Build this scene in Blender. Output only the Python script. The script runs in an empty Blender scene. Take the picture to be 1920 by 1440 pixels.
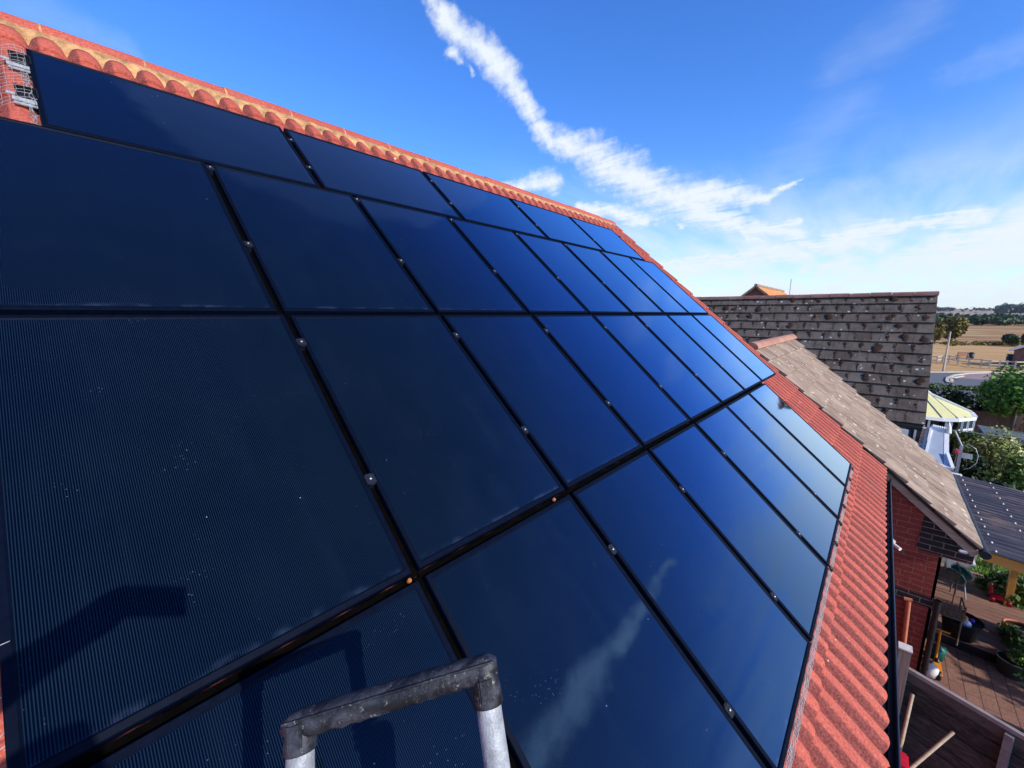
import bpy, bmesh, math, random
from mathutils import Vector, Matrix, Euler, noise as mnoise
R = math.radians
random.seed(7)
S = 0.72                       # survey units to metres
sc = bpy.context.scene
COL = sc.collection

# ------------------------------------------------------------------ camera
F_PX = 757.45
CAM = Vector((0.10452, -0.11306, 2.28329))
RT = Vector((0.6734153, -0.7392616, 0.0020362))
DN = Vector((-0.1255680, -0.1170971, -0.9851502))
FW = Vector((0.7285222, 0.6631595, -0.1716826))
TH = 0.7218815                 # roof pitch
H, G, W = 1.70044, 0.03835, 1.134
cd = bpy.data.cameras.new('camera'); cam = bpy.data.objects.new('camera', cd); COL.objects.link(cam)
cd.sensor_width = 36; cd.lens = F_PX / 1920 * 36
cd.clip_start = 0.01; cd.clip_end = 9000
cam.matrix_world = Matrix(((RT.x, -DN.x, -FW.x, CAM.x * S), (RT.y, -DN.y, -FW.y, CAM.y * S), (RT.z, -DN.z, -FW.z, CAM.z * S), (0, 0, 0, 1)))
sc.camera = cam
sc.view_settings.view_transform = 'Standard'; sc.view_settings.look = 'None'
sc.view_settings.exposure = 0.0; sc.view_settings.gamma = 1.0
sc.cycles.max_bounces = 6; sc.cycles.transparent_max_bounces = 8
sc.cycles.sample_clamp_indirect = 6

def ray(x, y): return RT * ((x - 960) / F_PX) + DN * ((y - 720) / F_PX) + FW
def onX(x, y, X): d = ray(x, y); return CAM + d * ((X - CAM.x) / d.x)
def onY(x, y, Y): d = ray(x, y); return CAM + d * ((Y - CAM.y) / d.y)
def onZ(x, y, Z): d = ray(x, y); return CAM + d * ((Z - CAM.z) / d.z)
def roofn(): return Vector((0, -math.sin(TH), math.cos(TH)))
def roofp(u, v, o=0): return Vector((u, v * math.cos(TH), v * math.sin(TH))) + roofn() * o

# ------------------------------------------------------------------ node helpers
def sock(nt, inp, v):
    if v is None: return
    if isinstance(v, bpy.types.NodeSocket): nt.links.new(v, inp)
    else:
        if hasattr(inp.default_value, '__len__') and not hasattr(v, '__len__'): v = (v,) * len(inp.default_value)
        if hasattr(v, '__len__') and len(inp.default_value) == 4 and len(v) == 3: v = (*v, 1)
        inp.default_value = v
def nd(nt, typ, ins=None, out=0, **props):
    n = nt.nodes.new(typ)
    for k, v in props.items(): setattr(n, k, v)
    for k, v in (ins or {}).items(): sock(nt, n.inputs[k], v)
    return n.outputs[out]
def ma(nt, op, a, b=None, c=None, clamp=False):
    n = nt.nodes.new('ShaderNodeMath'); n.operation = op; n.use_clamp = clamp
    for i, v in enumerate((a, b, c)): sock(nt, n.inputs[i], v)
    return n.outputs[0]
def vm(nt, op, a, b=None, scale=None):
    n = nt.nodes.new('ShaderNodeVectorMath'); n.operation = op
    sock(nt, n.inputs[0], a)
    if b is not None: sock(nt, n.inputs[1], b)
    if scale is not None: sock(nt, n.inputs['Scale'], scale)
    return n.outputs['Value'] if op in ('DOT_PRODUCT', 'LENGTH', 'DISTANCE') else n.outputs[0]
def mixc(nt, f, a, b, bt='MIX'):
    n = nt.nodes.new('ShaderNodeMix'); n.data_type = 'RGBA'; n.blend_type = bt
    sock(nt, n.inputs[0], f); sock(nt, n.inputs[6], a); sock(nt, n.inputs[7], b)
    return n.outputs[2]
def mr(nt, v, a, b, c=0.0, d=1.0, smooth=True):
    n = nt.nodes.new('ShaderNodeMapRange'); n.interpolation_type = 'SMOOTHSTEP' if smooth else 'LINEAR'; n.clamp = True
    for i, x in enumerate((v, a, b, c, d)): sock(nt, n.inputs[i], x)
    return n.outputs[0]
def noi(nt, vec, scale, detail=4, rough=0.55, out=0, dist=0.0):
    return nd(nt, 'ShaderNodeTexNoise', {'Vector': vec, 'Scale': scale, 'Detail': detail, 'Roughness': rough, 'Distortion': dist}, out)
def vmap(nt, vec, scale=(1, 1, 1), rot=(0, 0, 0), loc=(0, 0, 0)):
    return nd(nt, 'ShaderNodeMapping', {'Vector': vec, 'Location': loc, 'Rotation': rot, 'Scale': scale})

# ------------------------------------------------------------------ sun and sky
SUN = Vector((-0.066, -0.868, 0.491)).normalized()
EL = math.asin(SUN.z)
sd = bpy.data.lights.new('sun', 'SUN'); sun = bpy.data.objects.new('sun', sd); COL.objects.link(sun)
sd.energy = 4.8; sd.angle = R(0.5); sd.color = (1.0, 0.93, 0.84)
sun.rotation_euler = (-SUN).to_track_quat('-Z', 'Y').to_euler(); sun.location = (0, -20, 20)

def pdir(x, y): return ray(x, y).normalized()
def pref(x, y):
    d = pdir(x, y); n = roofn(); return (d - n * (2 * d.dot(n))).normalized()
def azel(az, el): a, e = R(az), R(el); return Vector((math.cos(a) * math.cos(e), math.sin(a) * math.cos(e), math.sin(e)))

world = bpy.data.worlds.new('World'); sc.world = world; world.use_nodes = True
nt = world.node_tree; nt.nodes.clear()
world.cycles.sampling_method = 'MANUAL'; world.cycles.sample_map_resolution = 512
geo = nt.nodes.new('ShaderNodeTexCoord')
D0 = vm(nt, 'NORMALIZE', geo.outputs['Generated'])
sky = nt.nodes.new('ShaderNodeTexSky'); sky.sky_type = 'NISHITA'; sky.sun_disc = False
sky.sun_elevation = EL; sky.sun_rotation = math.atan2(SUN.x, SUN.y)
sky.altitude = 0; sky.air_density = 1.0; sky.dust_density = 0.35; sky.ozone_density = 2.4
sep = nt.nodes.new('ShaderNodeSeparateXYZ'); nt.links.new(D0, sep.inputs[0])
ez = sep.outputs[2]
skyc = nd(nt, 'ShaderNodeHueSaturation', {'Hue': 0.506, 'Saturation': 1.28, 'Value': 1.0, 'Color': sky.outputs[0]})
skyc = mixc(nt, 1.0, skyc, (1.16, 1.38, 1.82), 'MULTIPLY')
zen = mr(nt, ez, 0.55, 0.90, 1.0, 0.40)
skyc = mixc(nt, 1.0, skyc, nd(nt, 'ShaderNodeCombineXYZ', {0: zen, 1: zen, 2: zen}), 'MULTIPLY')
zc = ma(nt, 'ADD', ma(nt, 'MAXIMUM', ez, 0.0), 0.07)
P = nd(nt, 'ShaderNodeCombineXYZ', {0: ma(nt, 'DIVIDE', sep.outputs[0], zc), 1: ma(nt, 'DIVIDE', sep.outputs[1], zc), 2: 0.0})
# ragged edges
w1 = vm(nt, 'SCALE', vm(nt, 'SUBTRACT', noi(nt, D0, 9.0, 3, 0.6, 1), (0.5, 0.5, 0.5)), scale=0.050)
w2 = vm(nt, 'SCALE', vm(nt, 'SUBTRACT', noi(nt, D0, 46.0, 3, 0.65, 1), (0.5, 0.5, 0.5)), scale=0.020)
DW = vm(nt, 'ADD', vm(nt, 'ADD', D0, w1), w2)
def streak(segs, dirs):
    m = None
    for (a, b, wa, wb) in segs:
        A, B = dirs(a), dirs(b); AB = B - A
        rel = vm(nt, 'SUBTRACT', DW, tuple(A))
        t = ma(nt, 'MULTIPLY', vm(nt, 'DOT_PRODUCT', rel, tuple(AB)), 1.0 / AB.length_squared, clamp=True)
        dist = vm(nt, 'DISTANCE', rel, vm(nt, 'SCALE', tuple(AB), scale=t))
        wd = ma(nt, 'MULTIPLY_ADD', t, (wb - wa) / 760.0, wa / 760.0)
        v = ma(nt, 'SUBTRACT', 1.0, ma(nt, 'DIVIDE', dist, wd))
        m = v if m is None else ma(nt, 'MAXIMUM', m, v)
    return m
pd_ = lambda q: pdir(*q); pr_ = lambda q: pref(*q)
fib = noi(nt, vmap(nt, P, (9, 2.6, 1), (0, 0, R(-18))), 1.0, 7, 0.62, dist=0.4)
puf = noi(nt, D0, 60.0, 4, 0.65)
main = [((790, -30), (850, 50), 18, 28), ((850, 50), (900, 95), 28, 37), ((900, 95), (950, 150), 37, 35), ((950, 150), (990, 205), 32, 23),
        ((990, 205), (1040, 262), 23, 34), ((1040, 262), (1110, 290), 36, 44), ((1110, 290), (1190, 338), 52, 50), ((1190, 338), (1270, 372), 46, 50),
        ((1270, 372), (1370, 366), 52, 36), ((1370, 366), (1440, 375), 34, 14), ((1200, 345), (1330, 400), 34, 22), ((1330, 400), (1440, 455), 20, 5),
        ((925, 348), (1030, 340), 10, 34), ((1085, 392), (1180, 400), 16, 24), ((1180, 400), (1280, 425), 22, 8)]
back = [((985, 1440), (1090, 1290), 38, 33), ((1090, 1290), (1180, 1170), 33, 20), ((1180, 1170), (1260, 1050), 20, 6), ((985, 1440), (900, 1560), 38, 40)]
main = [(a, b, wa * .84, wb * .84) for (a, b, wa, wb) in main]
mM = ma(nt, 'MAXIMUM', streak(main, pd_), streak(back, pr_))
tex = ma(nt, 'ADD', ma(nt, 'MULTIPLY', ma(nt, 'SUBTRACT', fib, 0.5), 1.15), ma(nt, 'MULTIPLY', ma(nt, 'SUBTRACT', puf, 0.5), 0.75))
dM = mr(nt, ma(nt, 'ADD', mM, tex), 0.02, 1.02)
dM = ma(nt, 'MULTIPLY', dM, mr(nt, mM, -0.15, 0.22))
thin = [((1220, 493), (1420, 470), 5, 8), ((1420, 470), (1560, 455), 7, 12), ((1560, 455), (1660, 428), 24, 16), ((1660, 428), (1860, 398), 8, 12),
        ((1600, 440), (1700, 425), 20, 10), ((1560, 440), (1640, 470), 8, 8), ((1750, 455), (1930, 425), 14, 30), ((1500, 505), (1930, 465), 12, 26),
        ((1280, 500), (1500, 480), 16, 14), ((850, 100), (875, 135), 14, 8), 
        ((1400, 385), (1505, 342), 16, 5), ((1300, 400), (1500, 440), 26, 10), ((1430, 425), (1500, 418), 8, 6)]
mT = streak(thin, pd_)
dT = ma(nt, 'MULTIPLY', mr(nt, ma(nt, 'ADD', mT, ma(nt, 'MULTIPLY', ma(nt, 'SUBTRACT', fib, 0.5), 1.8)), 0.0, 0.95), mr(nt, mT, -0.2, 0.25))
faint = [((1570, 135), (1720, 30), 34, 40), ((1480, 300), (1600, 200), 60, 40), ((1440, 440), (1520, 290), 50, 60), 
         ((1700, 320), (1900, 300), 30, 30), ((1560, 360), (1640, 340), 30, 14), ((1780, 140), (1930, 90), 20, 22), ((-30, -30), (110, 45), 60, 34), ((110, 45), (250, 105), 30, 18), ((-30, -30), (110, 45), 60, 34)]
mF = streak(faint, pd_)
dF = ma(nt, 'MULTIPLY', mr(nt, ma(nt, 'ADD', mF, ma(nt, 'MULTIPLY', ma(nt, 'SUBTRACT', fib, 0.5), 1.2)), 0.0, 1.2), 0.13)
# cloud bank seen only as the mirror image in the lowest panels, low in the east
bank = [((1500, 1020), (1590, 900), 60, 90), ((1600, 900), (1500, 820), 70, 60), ((1540, 1150), (1500, 1040), 60, 90)]
mB = streak(bank, pr_)
dB = ma(nt, 'MULTIPLY', mr(nt, ma(nt, 'ADD', mB, ma(nt, 'MULTIPLY', ma(nt, 'SUBTRACT', fib, 0.5), 1.0)), 0.1, 0.7), 0.85)
wisp2 = [((1440, 890), (1490, 800), 9, 16), ((1400, 1010), (1370, 1090), 10, 14), ((1340, 1130), (1420, 960), 30, 40)]
mW = streak(wisp2, pr_)
dW = ma(nt, 'MULTIPLY', mr(nt, ma(nt, 'ADD', mW, ma(nt, 'MULTIPLY', ma(nt, 'SUBTRACT', fib, 0.5), 1.6)), 0.1, 1.1), 0.35)
# milky low sky with fine streaks
st2 = noi(nt, vmap(nt, P, (0.55, 2.4, 1), (0, 0, R(24))), 1.0, 6, 0.6, dist=0.3)
veil = ma(nt, 'ADD', mr(nt, ez, 0.33, 0.015, 0.0, 0.74), ma(nt, 'MULTIPLY', ma(nt, 'SUBTRACT', st2, 0.48), ma(nt, 'MULTIPLY', mr(nt, ez, 0.36, 0.10, 0.0, 2.1), mr(nt, ez, 0.0, 0.05))), clamp=True)
veil = ma(nt, 'MULTIPLY', veil, mr(nt, vm(nt, 'DOT_PRODUCT', D0, tuple(azel(15, 0))), -0.2, 0.6, 0.35, 1.0))
# high veil over the ridge, which the upper panels mirror
e1 = noi(nt, P, 7.0, 5, 0.6)
hv = mr(nt, ma(nt, 'ADD', vm(nt, 'DOT_PRODUCT', D0, tuple(azel(60, 38))), ma(nt, 'MULTIPLY', ma(nt, 'SUBTRACT', e1, 0.5), 0.055)), 0.893, 0.905)
hv = ma(nt, 'MULTIPLY', hv, mr(nt, ez, 0.55, 0.80, 0.0, 0.09))
dens = dM
for q in (dT, dF, dB, dW, veil, hv): dens = ma(nt, 'SUBTRACT', 1.0, ma(nt, 'MULTIPLY', ma(nt, 'SUBTRACT', 1.0, dens), ma(nt, 'SUBTRACT', 1.0, ma(nt, 'MULTIPLY', q, 0.93))), clamp=True)
SKYCLOUD = (5.8, 6.3, 6.8)
fwd = mr(nt, vm(nt, 'DOT_PRODUCT', D0, tuple(SUN)), 0.45, 0.90, 1.0, 4.2)
cc_ = vm(nt, 'SCALE', SKYCLOUD, scale=fwd)
final = mixc(nt, dens, skyc, cc_)
bg = nt.nodes.new('ShaderNodeBackground'); nt.links.new(final, bg.inputs[0]); bg.inputs[1].default_value = 0.15
wo = nt.nodes.new('ShaderNodeOutputWorld'); nt.links.new(bg.outputs[0], wo.inputs[0])

# ------------------------------------------------------------------ materials
def new_mat(name):
    m = bpy.data.materials.new(name); m.use_nodes = True; nt = m.node_tree
    b = nt.nodes['Principled BSDF']; tc = nt.nodes.new('ShaderNodeTexCoord')
    return m, nt, b, tc.outputs['Object']
def bump(nt, b, h, strength=0.3, dist=0.01):
    n = nt.nodes.new('ShaderNodeBump'); n.inputs['Strength'].default_value = strength; n.inputs['Distance'].default_value = dist
    nt.links.new(h, n.inputs['Height']); nt.links.new(n.outputs[0], b.inputs['Normal'])
def simple(name, c, rough=0.6, var=0.25, scale=12, metal=0.0, bmp=0.15, spec=0.4, bd=0.004, coat=0.0):
    m, nt, b, o = new_mat(name)
    n = noi(nt, o, scale, 6, 0.6); n2 = noi(nt, o, scale * 9, 3, 0.6)
    f = ma(nt, 'ADD', ma(nt, 'MULTIPLY', n, 0.7), ma(nt, 'MULTIPLY', n2, 0.3))
    f = mr(nt, f, 0.3, 0.7)
    col = mixc(nt, f, tuple(x * (1 - var) for x in c), tuple(min(1, x * (1 + var)) for x in c))
    sock(nt, b.inputs['Base Color'], col); b.inputs['Roughness'].default_value = rough; b.inputs['Metallic'].default_value = metal
    b.inputs['Specular IOR Level'].default_value = spec; b.inputs['Coat Weight'].default_value = coat
    bump(nt, b, n2, bmp, bd)
    return m
def glassmat(name, tint=(0.02, 0.03, 0.035), rough=0.05):
    m, nt, b, o = new_mat(name)
    sock(nt, b.inputs['Base Color'], tint); b.inputs['Roughness'].default_value = rough; b.inputs['IOR'].default_value = 1.6
    return m

def mat_panel():
    m, nt, b, o = new_mat('solar_cell_glass')
    s = nt.nodes.new('ShaderNodeSeparateXYZ'); nt.links.new(o, s.inputs[0]); x, y = s.outputs[0], s.outputs[1]
    per = 0.00492
    fr = ma(nt, 'FRACT', ma(nt, 'DIVIDE', x, per))
    tri = ma(nt, 'ABSOLUTE', ma(nt, 'SUBTRACT', fr, 0.5))
    line = mr(nt, tri, 0.26, 0.11)
    oi = nd(nt, 'ShaderNodeObjectInfo', {}, 'Random')
    ov = vm(nt, 'ADD', o, nd(nt, 'ShaderNodeCombineXYZ', {0: ma(nt, 'MULTIPLY', oi, 37.0), 1: ma(nt, 'MULTIPLY', oi, 11.0), 2: 0.0}))
    big = noi(nt, ov, 1.6, 3, 0.5)
    base = mixc(nt, big, (0.0002, 0.0012, 0.0058), (0.0004, 0.0022, 0.0110))
    lc = mixc(nt, noi(nt, ov, 5.0, 3), (0.005, 0.015, 0.026), (0.013, 0.028, 0.043))
    c = mixc(nt, ma(nt, 'MULTIPLY', line, 0.8), base, lc)
    # dust specks
    vo = nt.nodes.new('ShaderNodeTexVoronoi'); vo.inputs['Scale'].default_value = 34; nt.links.new(ov, vo.inputs['Vector'])
    sc_ = nt.nodes.new('ShaderNodeSeparateColor'); nt.links.new(vo.outputs['Color'], sc_.inputs[0])
    pick = mr(nt, sc_.outputs[0], 0.925, 0.93); size = ma(nt, 'MULTIPLY', sc_.outputs[1], 0.05)
    spk = ma(nt, 'MULTIPLY', pick, ma(nt, 'LESS_THAN', vo.outputs['Distance'], ma(nt, 'ADD', size, 0.012)))
    # clusters of fine spots
    vo2 = nt.nodes.new('ShaderNodeTexVoronoi'); vo2.inputs['Scale'].default_value = 170; nt.links.new(ov, vo2.inputs['Vector'])
    sc2 = nt.nodes.new('ShaderNodeSeparateColor'); nt.links.new(vo2.outputs['Color'], sc2.inputs[0])
    cl = mr(nt, noi(nt, ov, 6.0, 2), 0.60, 0.68)
    spk2 = ma(nt, 'MULTIPLY', ma(nt, 'MULTIPLY', mr(nt, sc2.outputs[0], 0.78, 0.79), cl), ma(nt, 'LESS_THAN', vo2.outputs['Distance'], 0.17))
    sp = ma(nt, 'MAXIMUM', spk, ma(nt, 'MULTIPLY', spk2, 0.35))
    # dust line along the lower edge and faint film
    edge = mr(nt, y, 0.045, 0.018)
    edge = ma(nt, 'MULTIPLY', edge, mr(nt, noi(nt, ov, 14, 4), 0.42, 0.75))
    film = ma(nt, 'MULTIPLY', mr(nt, noi(nt, vmap(nt, ov, (5.0, 0.9, 1)), 1.6, 6, 0.65), 0.48, 0.85), 0.035)
    dust = ma(nt, 'MAXIMUM', ma(nt, 'MULTIPLY', edge, 0.35), film)
    c = mixc(nt, dust, c, (0.06, 0.09, 0.17))
    c = mixc(nt, ma(nt, 'MULTIPLY', sp, 0.8), c, (0.42, 0.47, 0.60))
    hn = ma(nt, 'ADD', ma(nt, 'MULTIPLY', noi(nt, ov, 2.2, 2), 1.0), ma(nt, 'MULTIPLY', line, 0.0006))
    bump(nt, b, hn, 0.30, 0.004)
    sock(nt, b.inputs['Base Color'], c); b.inputs['Roughness'].default_value = 0.9; b.inputs['Specular IOR Level'].default_value = 0.0
    gl = nt.nodes.new('ShaderNodeBsdfGlossy')
    sock(nt, gl.inputs['Roughness'], ma(nt, 'ADD', ma(nt, 'MULTIPLY', dust, 0.5), ma(nt, 'ADD', 0.035, ma(nt, 'MULTIPLY', sp, 0.5))))
    nt.links.new(b.inputs['Normal'].links[0].from_socket, gl.inputs['Normal'])
    fr_ = nt.nodes.new('ShaderNodeFresnel'); fr_.inputs['IOR'].default_value = 1.62
    sock(nt, gl.inputs['Color'], mixc(nt, mr(nt, fr_.outputs[0], 0.12, 0.33), (0.26, 0.50, 1.0), (0.64, 0.82, 1.0)))
    ms = nt.nodes.new('ShaderNodeMixShader'); nt.links.new(ma(nt, 'MULTIPLY', ma(nt, 'SUBTRACT', fr_.outputs[0], 0.050), 3.1, clamp=True), ms.inputs[0])
    nt.links.new(b.outputs[0], ms.inputs[1]); nt.links.new(gl.outputs[0], ms.inputs[2])
    nt.links.new(ms.outputs[0], nt.nodes['Material Output'].inputs[0])
    return m
def mat_tile(grime_shade=True):
    m, nt, b, o = new_mat('coral_concrete_tile')
    big = noi(nt, o, 1.1, 5, 0.6); fine = noi(nt, o, 100, 3, 0.75); med = noi(nt, o, 22, 5, 0.65)
    c = mixc(nt, mr(nt, big, 0.3, 0.7), (0.40, 0.078, 0.050), (0.50, 0.108, 0.070))
    c = mixc(nt, ma(nt, 'MULTIPLY', mr(nt, med, 0.45, 0.75), 0.5), c, (0.36, 0.075, 0.055))
    c = mixc(nt, ma(nt, 'MULTIPLY', mr(nt, fine, 0.54, 0.66), 0.5), c, (0.66, 0.24, 0.17))
    c = mixc(nt, ma(nt, 'MULTIPLY', mr(nt, fine, 0.46, 0.36), 0.75), c, (0.19, 0.038, 0.034))
    pat = mr(nt, noi(nt, vmap(nt, o, (2.2, 1.3, 1.3)), 1.0, 6, 0.7), 0.52, 0.66)
    c = mixc(nt, ma(nt, 'MULTIPLY', pat, 0.35), c, (0.26, 0.10, 0.075))
    if grime_shade:
        # weathering plus painted roll shadow, darkening one flank of every roll
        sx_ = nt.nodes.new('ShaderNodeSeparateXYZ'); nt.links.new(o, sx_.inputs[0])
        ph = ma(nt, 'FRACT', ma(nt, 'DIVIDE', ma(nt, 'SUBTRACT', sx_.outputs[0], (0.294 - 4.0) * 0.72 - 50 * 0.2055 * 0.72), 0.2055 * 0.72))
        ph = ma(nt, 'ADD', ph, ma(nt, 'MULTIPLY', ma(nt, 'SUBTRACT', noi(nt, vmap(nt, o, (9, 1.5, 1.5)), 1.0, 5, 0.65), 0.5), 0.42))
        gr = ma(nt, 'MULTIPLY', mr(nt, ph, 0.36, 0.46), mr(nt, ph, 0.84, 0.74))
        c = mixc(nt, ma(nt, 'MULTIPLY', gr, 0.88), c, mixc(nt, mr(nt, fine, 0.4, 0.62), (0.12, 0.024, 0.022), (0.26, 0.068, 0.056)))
    # white bird lime and scuffs
    vo = nt.nodes.new('ShaderNodeTexVoronoi'); vo.inputs['Scale'].default_value = 16; nt.links.new(vm(nt, 'ADD', o, vm(nt, 'SCALE', noi(nt, o, 30, 3, 0.6, 1), scale=0.05)), vo.inputs['Vector'])
    scn = nt.nodes.new('ShaderNodeSeparateColor'); nt.links.new(vo.outputs['Color'], scn.inputs[0])
    sp = ma(nt, 'MULTIPLY', mr(nt, scn.outputs[0], 0.93, 0.94), ma(nt, 'LESS_THAN', vo.outputs['Distance'], ma(nt, 'MULTIPLY', scn.outputs[1], 0.16)))
    c = mixc(nt, ma(nt, 'MULTIPLY', sp, 0.75), c, (0.72, 0.60, 0.52))
    sock(nt, b.inputs['Base Color'], c); b.inputs['Roughness'].default_value = 0.82; b.inputs['Specular IOR Level'].default_value = 0.3
    bump(nt, b, ma(nt, 'ADD', fine, ma(nt, 'MULTIPLY', med, 0.6)), 0.7, 0.004)
    return m
def mat_oldtile(name, c1, c2, lichen=0.5, streak_=0.5, white=(0.62, 0.60, 0.55), sdir=(38, 6, 6)):
    m, nt, b, o = new_mat(name)
    rnd = nd(nt, 'ShaderNodeNewGeometry', {}, 'Random Per Island')
    n = noi(nt, o, 3.0, 6, 0.65); f2 = noi(nt, vmap(nt, o, sdir), 1.0, 5, 0.7); f3 = noi(nt, o, 60, 4, 0.7)
    c = mixc(nt, mr(nt, ma(nt, 'ADD', ma(nt, 'MULTIPLY', n, 0.84), ma(nt, 'MULTIPLY', rnd, 0.16)), 0.30, 0.70), c1, c2)
    c = mixc(nt, ma(nt, 'MULTIPLY', mr(nt, f2, 0.5, 0.7), streak_), c, tuple(x * 0.35 for x in c1))
    c = mixc(nt, ma(nt, 'MULTIPLY', mr(nt, f3, 0.5, 0.75), 0.35), c, tuple(min(1, x * 1.6) for x in c2))
    vo = nt.nodes.new('ShaderNodeTexVoronoi'); vo.inputs['Scale'].default_value = 11
    nt.links.new(vm(nt, 'ADD', o, vm(nt, 'SCALE', noi(nt, o, 40, 3, 0.6, 1), scale=0.04)), vo.inputs['Vector'])
    scn = nt.nodes.new('ShaderNodeSeparateColor'); nt.links.new(vo.outputs['Color'], scn.inputs[0])
    sp = ma(nt, 'MULTIPLY', mr(nt, scn.outputs[0], 1 - lichen, 1.01 - lichen), ma(nt, 'LESS_THAN', vo.outputs['Distance'], ma(nt, 'MULTIPLY', ma(nt, 'POWER', scn.outputs[1], 2.0), 0.34)))
    c = mixc(nt, ma(nt, 'MULTIPLY', sp, 0.8), c, white)
    sock(nt, b.inputs['Base Color'], c); b.inputs['Roughness'].default_value = 0.9; b.inputs['Specular IOR Level'].default_value = 0.25
    bump(nt, b, ma(nt, 'ADD', f3, f2), 0.6, 0.006)
    return m
def mat_brick(name, c1, c2, mortar, bw=0.215, bh=0.065, ax='yz', soft=0.0):
    m, nt, b, o = new_mat(name)
    s = nt.nodes.new('ShaderNodeSeparateXYZ'); nt.links.new(o, s.inputs[0])
    i = 'xyz'.index(ax[0]); j = 'xyz'.index(ax[1])
    uvw = nd(nt, 'ShaderNodeCombineXYZ', {0: s.outputs[i], 1: s.outputs[j], 2: 0.0})
    uvw = vm(nt, 'ADD', uvw, vm(nt, 'SCALE', vm(nt, 'SUBTRACT', noi(nt, o, 9, 2, 0.5, 1), (0.5, 0.5, 0.5)), scale=0.006))
    br = nt.nodes.new('ShaderNodeTexBrick'); nt.links.new(uvw, br.inputs['Vector'])
    br.inputs['Scale'].default_value = 1; br.inputs['Brick Width'].default_value = bw + 0.010; br.inputs['Row Height'].default_value = bh + 0.010
    br.inputs['Mortar Size'].default_value = 0.0055; br.inputs['Mortar Smooth'].default_value = 0.15; br.inputs['Bias'].default_value = 0
    sock(nt, br.inputs['Color1'], c1); sock(nt, br.inputs['Color2'], c2); sock(nt, br.inputs['Mortar'], mortar)
    n = noi(nt, o, 34, 5, 0.65); n2 = noi(nt, o, 5, 4, 0.6)
    c = mixc(nt, ma(nt, 'MULTIPLY', mr(nt, n, 0.45, 0.7), 0.55), br.outputs['Color'], tuple(x * 0.35 for x in c1))
    c = mixc(nt, ma(nt, 'MULTIPLY', mr(nt, n2, 0.5, 0.8), 0.3), c, tuple(x * 0.5 for x in c2))
    sock(nt, b.inputs['Base Color'], c); b.inputs['Roughness'].default_value = 0.88
    h = ma(nt, 'ADD', ma(nt, 'MULTIPLY', br.outputs['Fac'], -1.0), ma(nt, 'MULTIPLY', n, 0.6))
    bump(nt, b, h, 0.9, 0.008)
    return m
def mat_wood(name, c, c2, along='x', rough=0.8, bd=0.004):
    m, nt, b, o = new_mat(name)
    scl = {'x': (1.2, 26, 26), 'y': (26, 1.2, 26), 'z': (26, 26, 1.2)}[along]
    g = noi(nt, vmap(nt, o, scl), 1.6, 6, 0.62, dist=0.4); k = noi(nt, o, 3, 3, 0.5)
    rnd = nd(nt, 'ShaderNodeNewGeometry', {}, 'Random Per Island')
    col = mixc(nt, mr(nt, ma(nt, 'ADD', ma(nt, 'MULTIPLY', g, 0.75), ma(nt, 'MULTIPLY', rnd, 0.25)), 0.3, 0.7), c, c2)
    col = mixc(nt, ma(nt, 'MULTIPLY', mr(nt, k, 0.5, 0.75), 0.4), col, tuple(x * 0.45 for x in c))
    sock(nt, b.inputs['Base Color'], col); b.inputs['Roughness'].default_value = rough
    bump(nt, b, g, 0.6, bd)
    return m
def mat_leaf(name, dark, light, tip=None, trans=0.15):
    m, nt, b, o = new_mat(name)
    rnd = nd(nt, 'ShaderNodeNewGeometry', {}, 'Random Per Island')
    c = mixc(nt, rnd, dark, light)
    if tip: c = mixc(nt, mr(nt, rnd, 0.72, 0.98), c, tip)
    c = mixc(nt, ma(nt, 'MULTIPLY', mr(nt, noi(nt, o, 2.0, 2), 0.35, 0.7), 0.4), c, tuple(x * 0.55 for x in dark))
    sock(nt, b.inputs['Base Color'], c); b.inputs['Roughness'].default_value = 0.55; b.inputs['Specular IOR Level'].default_value = 0.35
    tr = nt.nodes.new('ShaderNodeBsdfTranslucent'); sock(nt, tr.inputs[0], c)
    ms = nt.nodes.new('ShaderNodeMixShader'); ms.inputs[0].default_value = trans
    out = nt.nodes['Material Output']
    nt.links.new(b.outputs[0], ms.inputs[1]); nt.links.new(tr.outputs[0], ms.inputs[2]); nt.links.new(ms.outputs[0], out.inputs[0])
    return m

M = {}
M['panel'] = mat_panel()
M['frame'] = simple('black_anodised_frame', (0.0014, 0.0038, 0.0125), 0.5, 0.3, 40, metal=0.0, bmp=0.05, spec=0.05)
M['clamp'] = simple('black_clamp', (0.010, 0.012, 0.022), 0.55, 0.4, 60, spec=0.2)
M['steel'] = simple('bright_steel', (0.42, 0.43, 0.45), 0.35, 0.15, 60, metal=0.9)
M['alu'] = simple('scuffed_aluminium', (0.36, 0.385, 0.41), 0.55, 0.34, 34, metal=0.2, bmp=0.3)
M['rail'] = simple('rail_aluminium', (0.48, 0.49, 0.50), 0.45, 0.3, 30, metal=0.3)
M['blackrail'] = simple('black_rail', (0.008, 0.008, 0.010), 0.5, 0.3, 30)
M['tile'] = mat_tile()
M['ridgetile'] = mat_tile(False)
M['mortar'] = simple('ochre_mortar', (0.48, 0.26, 0.11), 0.92, 0.55, 16, bmp=0.8, bd=0.006)
M['gutter'] = simple('black_gutter', (0.006, 0.008, 0.016), 0.22, 0.3, 10, bmp=0.05, spec=0.7)
M['pit'] = simple('gap_shade_black', (0.0025, 0.0022, 0.0022), 1.0, 0.3, 20, bmp=0.0, spec=0.0)  # dead black that stands in for shade in the panel gaps
M['black'] = simple('black_plastic', (0.010, 0.011, 0.014), 0.45, 0.4, 20)
M['white'] = simple('white_upvc', (0.80, 0.81, 0.82), 0.35, 0.05, 9, bmp=0.04)
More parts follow.
